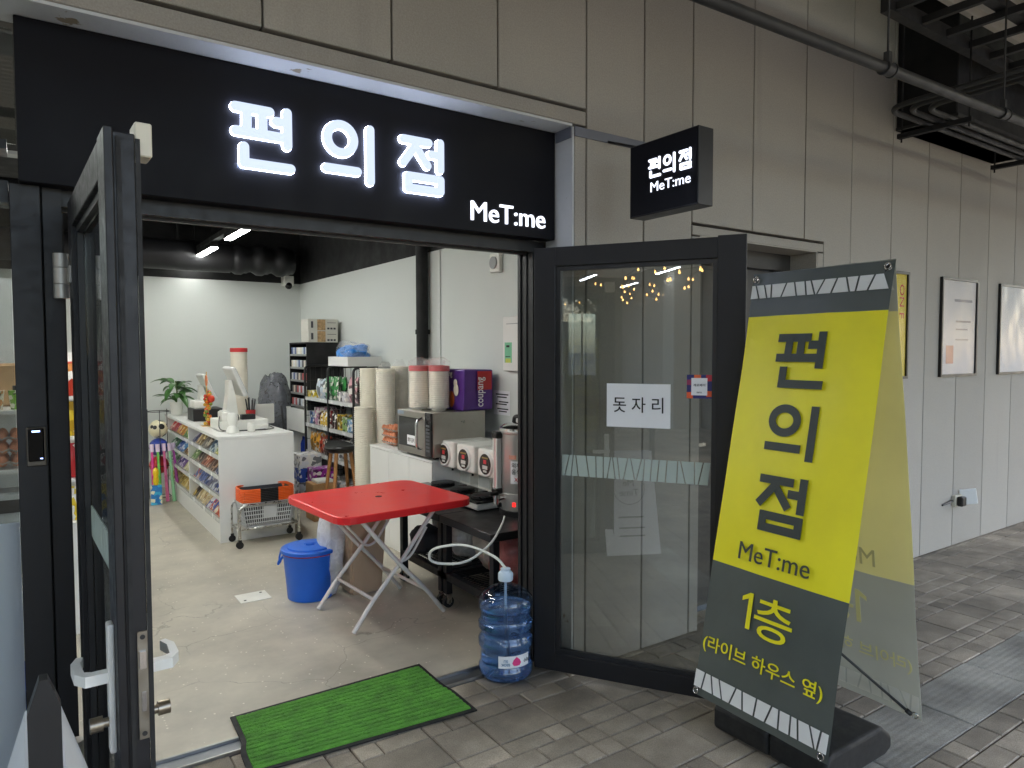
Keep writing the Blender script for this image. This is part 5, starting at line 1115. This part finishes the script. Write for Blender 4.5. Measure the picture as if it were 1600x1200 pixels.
# ---- behind the counter
ch = thing('folding_chair', 'white backed folding chair behind the checkout counter', 'chair', (2.15, 7.75, 0), R(180)); ob('backrest', box(-.1, .1, -.2, -.18, .76, .98, .012, 2), white_pl, ch); ob('seat', box(-.19, .19, -.16, .2, .44, .46, .008), white_pl, ch)
for sx in (-1, 1):
    bm = NB(); tube(bm, [(sx * .18, .2, .01), (sx * .18, -.06, .5), (sx * .18, -.19, .95)], .011, 8); ob('leg', bm, black_metal, ch); bm = NB(); tube(bm, [(sx * .165, -.2, .01), (sx * .165, .1, .45)], .011, 8); ob('leg', bm, black_metal, ch)
t = thing('wrapped_bundle', 'tall bundle wrapped in grey crinkled plastic in the back corner', 'bundle', (2.42, 8.5, 0)); ob('wrap', lumpy(None, 40, 30, .22, 13, 5, (.20, .22, .60)), film('grey_wrap', (104, 106, 112), .85, .14), t); ob('contents', lumpy(None, 14, 10, .1, 3, 4, (.16, .17, .57)), mat('charcoal_cloth'), t, (0, 0, .03))
c2 = thing('back_cabinet', 'narrow white open cabinet under the cigarette rack', 'cabinet', (2.48, 7.5, 0)); bm = NB()
for nm, a in (('side', (0, .39, 0, .018, 0, .9)), ('side', (0, .39, .732, .75, 0, .9)), ('top', (-.004, .394, -.004, .754, .9, .918)), ('shelf', (0, .39, .0182, .7318, .10, .118)), ('shelf', (0, .39, .0182, .7318, .36, .378)), ('drawer_front', (0, .016, .0182, .7318, .66, .898)), ('back', (.38, .39, .0182, .7318, .118, .66))): ob(nm, box(*a), white_lam, c2)
t = thing('bottle_pack', 'pack of dark blue bottles inside the narrow white cabinet', 'bottles', (2.56, 7.62, .378)); bm = NB()
for k in range(4): bm = NB(); lathe(bm, [(.028, 0), (.03, .01), (.03, .15), (.012, .2), (.012, .23), (0, .23)], 12, cap=False); ob('bottle', bm, mat('dark_blue_pet', (24, 48, 130), .25), t, (-.03, .065 * k, 0))
t = thing('green_bag', 'bright teal plastic bag stuffed in the bottom of the narrow white cabinet', 'bag', (2.58, 7.72, .118)); ob('film', lumpy(None, 16, 12, .35, 5, 6, (.09, .15, .11)), mat('teal_film', (20, 150, 120), .35, var=.2), t)
crk = thing('cigarette_rack', 'black cigarette rack with rows of packs on the back cabinet', 'rack', (2.48, 7.5, .9185))
ob('side_panel', box(0, .36, 0, .018, 0, .735), black_matt, crk); ob('side_panel', box(0, .36, .582, .60, 0, .735), black_matt, crk); ob('back_panel', box(.345, .36, .0182, .5818, 0, .735), black_matt, crk); ob('top_panel', box(0, .36, .0182, .5818, .72, .735), black_matt, crk)
pk_cols = [(222, 222, 220), (200, 205, 210), (190, 196, 206), (214, 206, 190), (170, 60, 60), (70, 90, 140), (60, 62, 66)]; cgm = {}
for s_ in range(5):
    z = .02 + .142 * s_; ob('shelf', box(.005, .345, .0182, .5818, z, z + .008), grey_pl, crk); ob('shelf_lip', box(0, .0048, .0182, .5818, z - .004, z + .02), alu, crk)
    for k in range(9):
        c = pk_cols[(k * 3 + s_ * 2 + (k * k) % 3) % len(pk_cols)]
        if c not in cgm: bm = box(0, .022, 0, .052, 0, .085); me = mesh('cigarette_pack', bm); me.materials.append(mat('cig_%d_%d_%d' % c, c, .4, var=.15, scale=40)); cgm[c] = me
        tag(ob('cigarette_pack', cgm[c], None, None, (2.48 + .012, 7.5 + .03 + .061 * k, .9185 + z + .0082)), '%s cigarette pack on a shelf of the black cigarette rack' % cname(c), 'pack', 'cigarette packs in the rack')
for k in range(2):
    t = thing('glove_carton', ('grey printed carton lying on the cigarette rack', 'grey printed carton stacked on top of another over the cigarette rack')[k], 'carton', (2.50, 7.50, 1.654 + .1255 * k), 0, 'cartons on the cigarette rack'); ob('carton', box(0, .33, 0, .24, 0, .125, .002), mat('carton_grey', (196, 194, 184), .7, var=.04), t)
    ob('photo_print', box(.10, .19, -.0012, 0, .004, .121), mat('carton_photo', (170, 140, 100), .6, var=.5, scale=25), t); ob('logo_print', box(.03, .055, -.0012, 0, .03, .10), mat('carton_dark', (60, 60, 66), .6), t)
    for q in range(3): ob('icon_print', box(.21 + .035 * q, .235 + .035 * q, -.0012, 0, .015, .035), mat('carton_dark'), t)
    ob('text_print', box(.21, .31, -.0012, 0, .085, .09), mat('carton_dark'), t)
t = thing('paper_cup', 'white paper cup on the narrow white cabinet', 'cup', (2.515, 7.56, .9185)); bm = NB(); lathe(bm, [(.03, 0), (.042, .1), (.040, .1), (.029, .005), (0, .005)], 18, cap=False); ob('cup', bm, bowl_m, t)

# ---- wire gondola shelf and its goods
gs = thing('wire_shelf', 'black wire gondola shelf unit full of household goods', 'shelf', (2.45, 6.12, 0)); GL, GD = 1.36, .42
wire = mat('black_wire', (24, 24, 25), .4)
for y in (0, .66, GL):
    bm = NB(); tube(bm, arc([(0, y, 0), (0, y, 1.40), (GD, y, 1.40), (GD, y, 0)], .05, 5), .0125, 10); fr_ = ob('end_frame', bm, wire, gs)
    for k in range(10): bm = NB(); z = .12 + .125 * k; cy(bm, (.0, y, z), (GD, y, z), .0028, seg=5); ob('mesh_wire', bm, wire, fr_)
    for k in range(1, 7): bm = NB(); x = GD * k / 7; cy(bm, (x, y, .12), (x, y, 1.39), .0028, seg=5); ob('mesh_wire', bm, wire, fr_)
SZ = (.14, .50, .79, 1.07)
for z in SZ:
    for ya, yb in ((.014, .646), (.674, GL - .014)):
        o = ob('shelf', box(.005, GD - .01, ya, yb, z - .02, z), mat('shelf_grey', (150, 152, 152), .4, .4), gs); ob('price_rail', box(-.003, .0048, ya, yb, z - .03, z + .008), mat('clear_rail'), o)
gr = random.Random(31)
box_me, bot_me = {}, {}
def good(kind, col, x, y, z, dims, label, grp, rz=0):
    key = (kind, col, dims)
    if key not in box_me:
        w, d, h = dims; m_ = printed('good_%d_%d_%d' % col, col, tuple(max(0, int(v * .55)) for v in col), (236, 232, 224), 30)
        if kind == 'box': bm = box(-w / 2, w / 2, -d / 2, d / 2, 0, h, .002)
        elif kind == 'bottle': bm = NB(); lathe(bm, [(w / 2, 0), (w / 2, h * .68), (w * .2, h * .82), (w * .2, h * .9), (w * .26, h * .9), (w * .26, h), (0, h)], 14, cap=False)
        elif kind == 'jar': bm = NB(); lathe(bm, [(w / 2, 0), (w / 2, h * .78), (w * .42, h * .8), (w * .46, h * .82), (w * .46, h), (0, h)], 16, cap=False)
        else: me = pouch(d, h, w, 'pouch'); me.materials.append(m_); box_me[key] = me; bm = None
        if bm: me = mesh(kind, bm); me.materials.append(m_); box_me[key] = me
    o = ob({'box': 'carton', 'bottle': 'bottle', 'jar': 'jar', 'pouch': 'refill_pouch'}[kind], box_me[key], None, None, (x, y, z), (0, 0, rz)); tag(o, label, {'box': 'carton', 'bottle': 'bottle', 'jar': 'jar', 'pouch': 'pouch'}[kind], grp); return o
SN = {1: 'second lowest', 2: 'second highest', 3: 'top', 0: 'lowest'}
plan = {  # shelf, bay(0 near,1 far): list of (kind, colour, dims, count)
 (3, 0): [('pouch', (222, 170, 178), (.07, .11, .24), 2), ('box', (206, 204, 206), (.16, .12, .09), 2), ('pouch', (70, 150, 80), (.06, .11, .23), 3)],
 (3, 1): [('pouch', (60, 140, 90), (.06, .10, .22), 2), ('pouch', (206, 216, 226), (.06, .12, .20), 2), ('box', (222, 196, 50), (.14, .13, .07), 2)],
 (2, 0): [('box', (130, 170, 206), (.10, .07, .12), 3), ('jar', (150, 180, 110), (.07, .07, .13), 2), ('jar', (214, 180, 60), (.065, .065, .15), 2), ('bottle', (60, 40, 34), (.06, .06, .19), 2)],
 (2, 1): [('bottle', (196, 60, 60), (.05, .05, .17), 2), ('bottle', (214, 180, 70), (.05, .05, .15), 3), ('box', (196, 140, 170), (.09, .06, .18), 2), ('box', (70, 110, 170), (.09, .06, .13), 2)],
 (1, 0): [('pouch', (224, 222, 220), (.06, .10, .2), 4), ('box', (214, 214, 216), (.12, .1, .16), 2)],
 (1, 1): [('box', (60, 30, 26), (.1, .09, .16), 2), ('pouch', (200, 70, 40), (.05, .09, .18), 2), ('pouch', (222, 160, 50), (.05, .09, .2), 3)],
 (0, 0): [('box', (200, 200, 204), (.16, .14, .14), 3)], (0, 1): [('box', (180, 176, 170), (.16, .14, .16), 3)]}
for (sh, bay), L in plan.items():
    ya, yb = ((.03, .635) if bay == 0 else (.69, GL - .03)); tot = sum(d[1] * c for _, _, d, c in L); gap = max(.004, ((yb - ya) - tot) / sum(c for *_, c in L)); y = ya
    for kind, col, d, c in L:
        for k in range(c):
            for dp in range(1 if sh == 0 else 2):
                good(kind, col, 2.45 + .03 + d[0] / 2 + dp * (d[0] + .012), 6.12 + y + d[1] / 2, SZ[sh] + .0006, d, '%s %s on the %s wire rack shelf, %s side' % (cname(col), {'box': 'carton', 'bottle': 'bottle', 'jar': 'jar', 'pouch': 'refill pouch'}[kind], SN[sh], ('bowl tower', 'cigarette rack')[bay]), 'goods on the wire shelf', gr.uniform(-.12, .12))
            y += d[1] + gap
t = thing('white_tray', 'white cardboard tray on top of the wire shelf', 'tray', (2.47, 6.30, 1.413)); bm = NB(); bx(bm, 0, .34, 0, .52, 0, .006); bx(bm, 0, .006, 0, .52, .0062, .09); bx(bm, .334, .34, 0, .52, .0062, .09); bx(bm, .0062, .3338, 0, .006, .0062, .09); bx(bm, .0062, .3338, .514, .52, .0062, .09); ob('carton', bm, white_lam, t)
t = thing('blue_bag', 'crumpled bright blue and clear plastic bags in the white tray', 'bag', (2.63, 6.56, 1.42)); ob('blue_film', lumpy(None, 24, 16, .4, 17, 8, (.13, .19, .085)), mat('blue_film', (50, 130, 210), .3, var=.3, scale=12), t); ob('clear_film', lumpy(None, 24, 16, .35, 19, 8, (.14, .21, .10)), bag_film, t)
# ---- boxes and stool on the floor
for k in range(4): good('box', ((226, 226, 228), (52, 84, 170), (214, 216, 220), (60, 96, 176))[3 - k], 2.28, 6.95, .001 + .135 * k, (.22, .24, .134), '%s carton, %s of the stack in front of the wire shelf' % (('blue', 'white', 'blue', 'white')[k], ('lowest', 'second lowest', 'third', 'topmost')[k]), 'cartons stacked by the wire shelf')
for k in range(3): good('box', (150, 40, 150), 2.31, 6.62, .001 + .145 * k, (.2, .2, .144), 'magenta carton, %s of its stack by the wire shelf' % ('lowest', 'middle', 'topmost')[k], 'magenta cartons')
t = thing('open_carton', 'brown cardboard box with a white pack on top behind the stool', 'carton', (2.22, 6.36, 0)); ob('box_walls', box(-.1, .12, -.08, .14, 0, .34, .003), card, t); o = ob('flap', box(-.11, -.02, -.08, .14, 0, .004), card, t, (0, 0, .345), (0, R(-35), 0)); ob('white_pack', box(-.06, .10, -.06, .1, .341, .37, .006), white_pl, t)
t = thing('noodle_carton', 'brown and red printed carton on the floor beside the counter', 'carton', (2.22, 7.2, 0)); ob('box_walls', box(0, .23, 0, .30, 0, .30, .003), card, t); ob('red_print', box(.0, .23, -.0015, -.0002, .05, .17), mat('carton_red', (186, 60, 44), .7, var=.1), t); text('NOODLE', .05, ink, t, (.11, -.003, .12), FACE_NY, .0, fit=(.18, .035)); ob('red_print', box(-.0015, -.0002, 0.02, .28, .05, .17), mat('carton_red'), t)
bst = thing('bar_stool', 'bar stool with black saddle seat and wooden legs behind the red table', 'stool', (2.25, 5.93, 0)); bm = NB(); lathe(bm, [(.0, .66), (.10, .665), (.15, .685), (.165, .71), (.155, .728), (.12, .722), (0, .712)], 24, cap=False)
for v in bm.verts: v.co.z += .5 * max(0, v.co.y) ** 2 * 2 + .25 * abs(v.co.y) * .25; v.co.x *= .85
ob('seat', bm, mat('black_leatherette', (24, 24, 25), .35), bst)
wood = mat('oak_wood', (170, 120, 70), .5, var=.2, scale=14)
for a in (45, 135, 225, 315):
    c, s_ = math.cos(R(a)), math.sin(R(a)); bm = NB(); cy(bm, (.09 * c, .09 * s_, .68), (.19 * c, .19 * s_, 0), .017, .013, seg=10); ob('leg', bm, wood, bst)
bm = NB(); tube(bm, [(.15 * math.cos(2 * math.pi * k / 24), .15 * math.sin(2 * math.pi * k / 24), .27) for k in range(24)], .008, 6, True); ob('foot_ring', bm, black_metal, bst)

# ---- basket trolley
bt = thing('basket_trolley', 'low steel tube trolley on black casters parked at the counter end', 'trolley', (1.58, 5.88, 0))
for sy in (-1, 1):
    bm = NB(); tube(bm, arc([(-.235, sy * .13, .065), (-.235, sy * .13, .335), (.235, sy * .13, .335), (.235, sy * .13, .065)], .06, 6), .013, 10); ob('side_loop', bm, steel, bt)
    for sx in (-1, 1):
        bm = NB(); cy(bm, (sx * .235, sy * .13 - .012, .028), (sx * .235, sy * .13 + .012, .028), .028, seg=18); cs = ob('caster', bm, rubber, bt); bm = NB(); bx(bm, sx * .235 - .012, sx * .235 + .012, sy * .13 - .018, sy * .13 + .018, .055, .07); ob('caster_fork', bm, black_pl, cs)
for sx in (-1, 1): bm = NB(); tube(bm, [(sx * .235, -.13, .14), (sx * .235, .13, .14)], .010, 8); ob('cross_tube', bm, steel, bt)
bm = NB(); tube(bm, [(-.235, -.1, .14), (.235, -.1, .14)], .008, 8); tube(bm, [(-.235, .1, .14), (.235, .1, .14)], .008, 8); ob('deck_tube', bm, steel, bt)
def basket_mesh():
    bm = NB(); H_, hw, hd, tw, td = .19, .205, .125, .175, .10
    def P(s, f, t):      # s side, f along 0..1, t height 0..1
        w = tw + (hw - tw) * t; d = td + (hd - td) * t; z = H_ * t
        return {0: (-w + 2 * w * f, -d, z), 1: (w, -d + 2 * d * f, z), 2: (w - 2 * w * f, d, z), 3: (-w, d - 2 * d * f, z)}[s]
    def bar(a, b_, r_): 
        a, b_ = Vector(a), Vector(b_); s, t = frame_of(b_ - a); A = [bm.verts.new(a + (s * i + t * j) * r_) for i, j in ((-1, -1), (1, -1), (1, 1), (-1, 1))]; B = [bm.verts.new(b_ + (s * i + t * j) * r_) for i, j in ((-1, -1), (1, -1), (1, 1), (-1, 1))]
        for i in range(4): bm.faces.new((A[i], A[(i + 1) % 4], B[(i + 1) % 4], B[i]))
    for s in range(4):
        n = 22 if s % 2 == 0 else 12
        for k in range(n + 1): bar(P(s, k / n, 0), P(s, k / n, 1), .0026)
        for t in (0, .17, .34, .52, .70, .88): bar(P(s, 0, t), P(s, 1, t), .0032)
        bar(P(s, 0, 1), P(s, 1, 1), .008)
    bx(bm, -tw, tw, -td, td, -.002, .002)
    # plain plate in the middle of the near long side
    a, b_, c, d = P(0, .38, .36), P(0, .66, .36), P(0, .66, .86), P(0, .38, .86); v = [bm.verts.new((p[0], p[1] - .004, p[2])) for p in (a, b_, c, d)]; bm.faces.new(v)
    return mesh('basket_body', bm)
bk_m = mat('basket_grey', (206, 208, 210), .45); org = mat('handle_orange', (232, 96, 24), .4, var=.05)
bme = basket_mesh(); bme.materials.append(bk_m)
bm = NB(); A = [bm.verts.new((sx * .166, sy * .092, .006)) for sx, sy in ((-1, -1), (1, -1), (1, 1), (-1, 1))]; B = [bm.verts.new((sx * .190, sy * .112, .196)) for sx, sy in ((-1, -1), (1, -1), (1, 1), (-1, 1))]
bm.faces.new(A); [bm.faces.new((A[i], A[(i + 1) % 4], B[(i + 1) % 4], B[i])) for i in range(4)]
nested = mesh('basket_body', bm); nested.materials.append(mat('basket_gap_shade', (58, 59, 62), .5))  # dark colour stands in for the shade behind the outer lattice
def loop_pts(rx=.211, ry=.131, N=48):
    return [(rx * math.copysign(abs(math.cos(2 * math.pi * k / N)) ** .45, math.cos(2 * math.pi * k / N)), ry * math.copysign(abs(math.sin(2 * math.pi * k / N)) ** .45, math.sin(2 * math.pi * k / N)), 0) for k in range(N)]
P_ = loop_pts(); HM = {}
for nm, sel in (('end_p', lambda p: p[0] > .068), ('end_n', lambda p: p[0] < -.068), ('grip_p', lambda p: abs(p[0]) < .085 and p[1] > 0), ('grip_n', lambda p: abs(p[0]) < .085 and p[1] < 0)):
    c = [p for p in P_ if sel(p)]
    if nm[:3] == 'end': c.sort(key=lambda p: math.atan2(p[1], abs(p[0]))); sx = 1 if nm[-1] == 'p' else -1; c = [(sx * .07, -.131, 0)] + [p for p in c if abs(p[0]) > .075] + [(sx * .07, .131, 0)]
    else: sy = 1 if nm[-1] == 'p' else -1; c = [(-.07, sy * .1312, 0), (0, sy * .1314, 0), (.07, sy * .1312, 0)]
    bm = NB(); tube(bm, c, .0068 if nm[:3] == 'end' else .0072, 8); HM[nm] = mesh(nm, bm); HM[nm].materials.append(org if nm[:3] == 'end' else black_pl)
BN = ('lowest', 'second', 'third', 'fourth', 'fifth', 'sixth', 'seventh', 'topmost')
for k in range(8):
    t = thing('shopping_basket', ('grey lattice shopping basket at the bottom of the nested stack' if k == 0 else 'shopping basket with orange and black handle, %s of the nested stack' % BN[k]), 'basket', (1.58, 5.88, .152 + .0135 * k), 0, 'shopping baskets nested on the trolley')
    ob('basket_body', bme if k == 0 else nested, None, t)
    for nm in ('end_p', 'end_n'): ob('handle_end', HM[nm], None, t, (0, 0, .206))
    for nm in ('grip_p', 'grip_n'): ob('handle_grip', HM[nm], None, t, (0, 0, .206))
# ---- floor hatch
fh = thing('floor_hatch', 'small pale steel floor box cover set in the shop floor', 'floor cover', (1.14, 4.56, 0)); bm = NB(); bx(bm, -.095, .095, -.085, .085, -.0008, .004, .002); ob('cover', bm, mat('hatch_steel', (226, 224, 214), .4, 0, var=.1), fh); bm = NB(); cy(bm, (-.06, -.05, .0042), (-.06, -.05, .0055), .008); cy(bm, (.06, .05, .0042), (.06, .05, .0055), .008); ob('screw', bm, dark_steel, fh)

# ---- chiller seen through the sidelight, snack peg shelf seen beside the open door
fr = thing('open_chiller', 'white open front chiller full of groceries behind the glass side panel', 'chiller', (-1.3, 3.55, 0))
ob('base', box(0, 1.32, .0, .6, 0, .55, .01), white_lam, fr); ob('back_panel', box(0, 1.32, .56, .6, .5502, 1.9), mat('chiller_grey', (205, 208, 210), .4), fr)
for z in (.80, 1.06, 1.31): ob('shelf', box(.0, 1.32, .05, .559, z - .02, z, .002), white_lam, fr); 
for x in (0,): ob('side_panel', box(x, x + .02, .06, .559, .5502, 1.899), grey_pl, fr)
for i, (c, nm) in enumerate((((130, 190, 60), 'green'), ((236, 160, 90), 'peach'), ((150, 120, 170), 'purple'), ((226, 206, 70), 'yellow'), ((130, 190, 60), 'green'), ((236, 160, 90), 'peach'))):
    t = thing('jelly_cup', '%s fruit jelly cup with black cap on the chiller shelf' % nm, 'jelly cup', (-.035 - .08 * i, 3.64, 1.3105), 0, 'jelly cups in the chiller'); bm = NB(); lathe(bm, [(.026, 0), (.034, .075), (.035, .08), (0, .08)], 16, cap=False); ob('cup', bm, printed('jelly_' + nm, c, tuple(int(v * .6) for v in c), (240, 236, 220), 50), t); bm = NB(); cy(bm, (0, 0, .0802), (0, 0, .1), .018); ob('cap', bm, black_pl, t)
bg_ = thing('paper_sack', 'brown paper sack standing behind the jelly cups', 'bag', (-.18, 3.90, 1.3105)); bm = NB(); bx(bm, -.16, .17, -.06, .08, 0, .19, .01)
for v in bm.verts: v.co.x += .015 * math.sin(v.co.z * 30); v.co.y += .012 * math.cos(v.co.z * 22 + v.co.x * 9)
ob('sack', bm, mat('kraft_paper', (176, 140, 100), .85, var=.12, scale=10, bump=.2, bscale=25), bg_)
for k in range(3): egg_tray((-.40, 3.62, 1.0605 + .052 * k), 8, 3, ('pulp tray of red eggs, lowest on the chiller shelf', 'pulp tray of red eggs, middle of the chiller stack', 'pulp tray of red eggs, top of the chiller stack')[k], 'egg trays in the chiller')
t = thing('egg_carton', 'clear carton with a pink label on the lower chiller shelf', 'egg carton', (-.20, 3.62, .8005)); ob('carton', box(-.16, .17, 0, .16, 0, .16, .01), mat('clear_rail'), t); ob('pink_label', box(-.10, .07, -.0015, -.0002, .03, .07), mat('pink_label', (206, 50, 110), .5, var=.1, scale=30), t); ob('black_label', box(-.10, .17, -.0014, -.0002, .075, .13), mat('control_black'), t)
t = thing('white_crate', 'white slotted plastic crate inside the chiller bottom', 'crate', (-.35, 3.60, .5505)); bm = NB(); bx(bm, -.3, .34, .0, .012, .02, .05); bx(bm, -.3, .34, .0, .012, .15, .2); bx(bm, -.3, .34, 0, .3, 0, .0198)
for k in range(9): prism(bm, [(-.29 + .07 * k, .0502), (-.265 + .07 * k, .0502), (-.25 + .07 * k, .1498), (-.275 + .07 * k, .1498)], 'y', 0, .012)
ob('crate_walls', bm, white_pl, t)
t = thing('blue_crate', 'blue plastic crate on the floor behind the frosted glass', 'crate', (-.12, 2.97, 0)); bm = NB(); bx(bm, -.4, .12, 0, .3, .0, .012); bx(bm, -.4, .12, 0, .012, .0122, .36); bx(bm, -.4, .12, .288, .3, .0122, .36); bx(bm, -.4, -.388, .0122, .2878, .0122, .36); bx(bm, .108, .12, .0122, .2878, .0122, .36); ob('crate_walls', bm, bl_m, t)
sp_ = thing('snack_gondola', 'tall white shelf of red and yellow snack packs beside the chiller', 'shelf', (.10, 4.5, 0)); ob('back_panel', box(0, .40, .30, .32, 0, 1.55), white_lam, sp_); ob('base', box(0, .4, .0, .2998, 0, .62), white_lam, sp_)
for z in (.86, 1.09, 1.31): ob('shelf', box(0, .4, .02, .2998, z - .018, z), white_lam, sp_)
for i, (z, c, c2_, lb) in enumerate(((1.3105, (190, 60, 40), (214, 140, 70), 'red and orange snack pouch on the top shelf of the white gondola'), (1.0905, (226, 196, 40), (190, 150, 30), 'yellow snack pouch on the middle shelf of the white gondola'), (.8605, (180, 40, 44), (60, 60, 60), 'dark red snack pouch on the lower shelf of the white gondola'), (.6205, (236, 206, 50), (60, 110, 170), 'yellow and blue carton on the bottom of the white gondola'))):
    for k in range(3):
        me = pouch(.115, .19, .06, 'snack_pouch'); me.materials.append(printed('gond_%d' % i, c, c2_, (238, 236, 230), 22)); tag(ob('snack_pouch', me, None, None, (.165 + .13 * k, 4.57, z), (0, 0, R(90))), lb, 'snack', 'snack pouches on the white gondola')

# ---- outside left: white A-board seen end on; its face shows in the door glass
fs = thing('a_board', 'white folding A-board with a black end post standing left of the open door', 'sign', (.008, 1.42, 0))
ah, aw, ab = .80, .42, .25
for sx in (-1, 1):
    bm = NB(); prism(bm, [(sx * .024, ah - .03), (sx * (ab), .02), (sx * (ab + .008), .02), (sx * .032, ah - .03)], 'y', 0, aw); sh_ = ob('sheet', bm, mat('board_white', (228, 231, 234), .5, var=.03), fs)
    th_ = math.atan2(ab - .024, ah - .05); M = Matrix.Translation((sx * (.024 + (ab - .024) * .36 + .0095), aw / 2, ah - .03 - (ah - .05) * .36)) @ Matrix.Rotation(R(90) * sx, 4, 'Z') @ Matrix.Rotation(-th_, 4, 'X') @ Matrix.Rotation(R(90), 4, 'X')
    o = text('Me\nTime', .075, mat('grey_ink', (120, 125, 130), .6), sh_, (0, 0, 0), (0, 0, 0)); o.matrix_local = M
    bm = NB(); tube(bm, [(.125 * math.cos(2 * math.pi * k / 40), .125 * math.sin(2 * math.pi * k / 40), 0) for k in range(40)], .0025, 5, True); o = ob('circle_mark', bm, mat('grey_ink'), sh_); o.matrix_local = M
    for z_ in (-.22, -.30, -.36): o = ob('text_line', box(-.10, .10, z_ - .006, z_ + .006, -.0005, .0008), mat('grey_ink'), sh_); o.matrix_local = M
for y in (-.03,):
    bm = NB(); prism(bm, [(-.024, 0), (.024, 0), (.024, .955), (.006, 1.005), (-.006, 1.005), (-.024, .95)], 'y', y, y + .028); ob('end_post', bm, mat('post_black', (26, 27, 29), .45), fs)
# ---- the far end of the passage and the trees beyond the open side (both show as reflections)
ew = thing('end_wall', 'plain end wall with two tall windows at the far end of the passage', 'wall', (-13.6, 0, 0)); em_ = mat('end_wall_paint', (120, 114, 106), .8, var=.06, scale=1)
for a_ in ((-2.8, -1.9, 0, TOP), (-1.1, .2, 0, TOP), (1.0, 2.59, 0, TOP), (-1.9, -1.1, 0, .9), (-1.9, -1.1, 2.6, TOP), (.2, 1.0, 0, .9), (.2, 1.0, 2.6, TOP)): ob('wall_piece', box(0, .2, a_[0], a_[1], a_[2] - .02, a_[3]), em_, ew)
for y in (-1.9, .2): ob('window_frame', box(.06, .12, y + .38, y + .42, .9, 2.6), black_metal, ew)
lf = NB(); lf.faces.new([lf.verts.new(p) for p in ((-.5, 0, 0), (0, -.3, .08), (.5, 0, 0), (0, .3, .05))]); lf.free()
tree_leaf = mat('tree_leaf', (74, 104, 50), .6, var=.35, scale=1.2); bark = mat('tree_bark', (90, 76, 62), .9, var=.2, scale=12, bump=.4, bscale=20)
tr2 = random.Random(77)
for i, (x, y, h) in enumerate(((7, -16, 6.5), (13, -18, 7.5), (19, -15, 6), (26, -17, 7), (34, -14, 6.5), (-2, -18, 7), (-10, -16, 6.5), (21, -3.6, 6), (25, -6.5, 6.5), (29, -5.2, 6), (33, -8.5, 7), (40, -11, 7), (46, -13, 7.5), (24, -9.5, 6.5))):
    t = thing('tree', 'leafy street tree standing beyond the open side of the passage', 'tree', (x, y, -.09), tr2.uniform(0, 6), 'trees beyond the passage')
    bm = NB(); tube(bm, [(0, 0, 0), (.05, .03, h * .3), (-.05, .05, h * .55), (0, 0, h * .85)], .14, 8)
    for k in range(5): a_ = k * 1.3; tube(bm, [(0, 0, h * (.3 + .08 * k)), (.7 * math.cos(a_), .7 * math.sin(a_), h * (.42 + .08 * k)), (1.4 * math.cos(a_), 1.4 * math.sin(a_), h * (.5 + .08 * k))], .045, 6)
    ob('trunk', bm, bark, t); vv, ff = [], []
    cl = [(Vector((tr2.gauss(0, 1.1), tr2.gauss(0, 1.1), h * tr2.uniform(.45, 1.0))), tr2.uniform(.5, 1.0)) for _ in range(26)]
    for c, r_ in cl:
        for _ in range(70):
            d = Vector((tr2.gauss(0, 1), tr2.gauss(0, 1), tr2.gauss(0, .8))).normalized() * r_ * tr2.uniform(.5, 1); p = c + d; u_ = Vector((tr2.gauss(0, 1), tr2.gauss(0, 1), tr2.gauss(0, 1))).normalized() * .13; w_ = u_.orthogonal().normalized() * .08; k = len(vv)
            vv += [p - u_, p + w_, p + u_, p - w_]; ff.append((k, k + 1, k + 2, k + 3))
    me = bpy.data.meshes.new('crown'); me.from_pydata(vv, [], ff); ob('crown', me, tree_leaf, t)
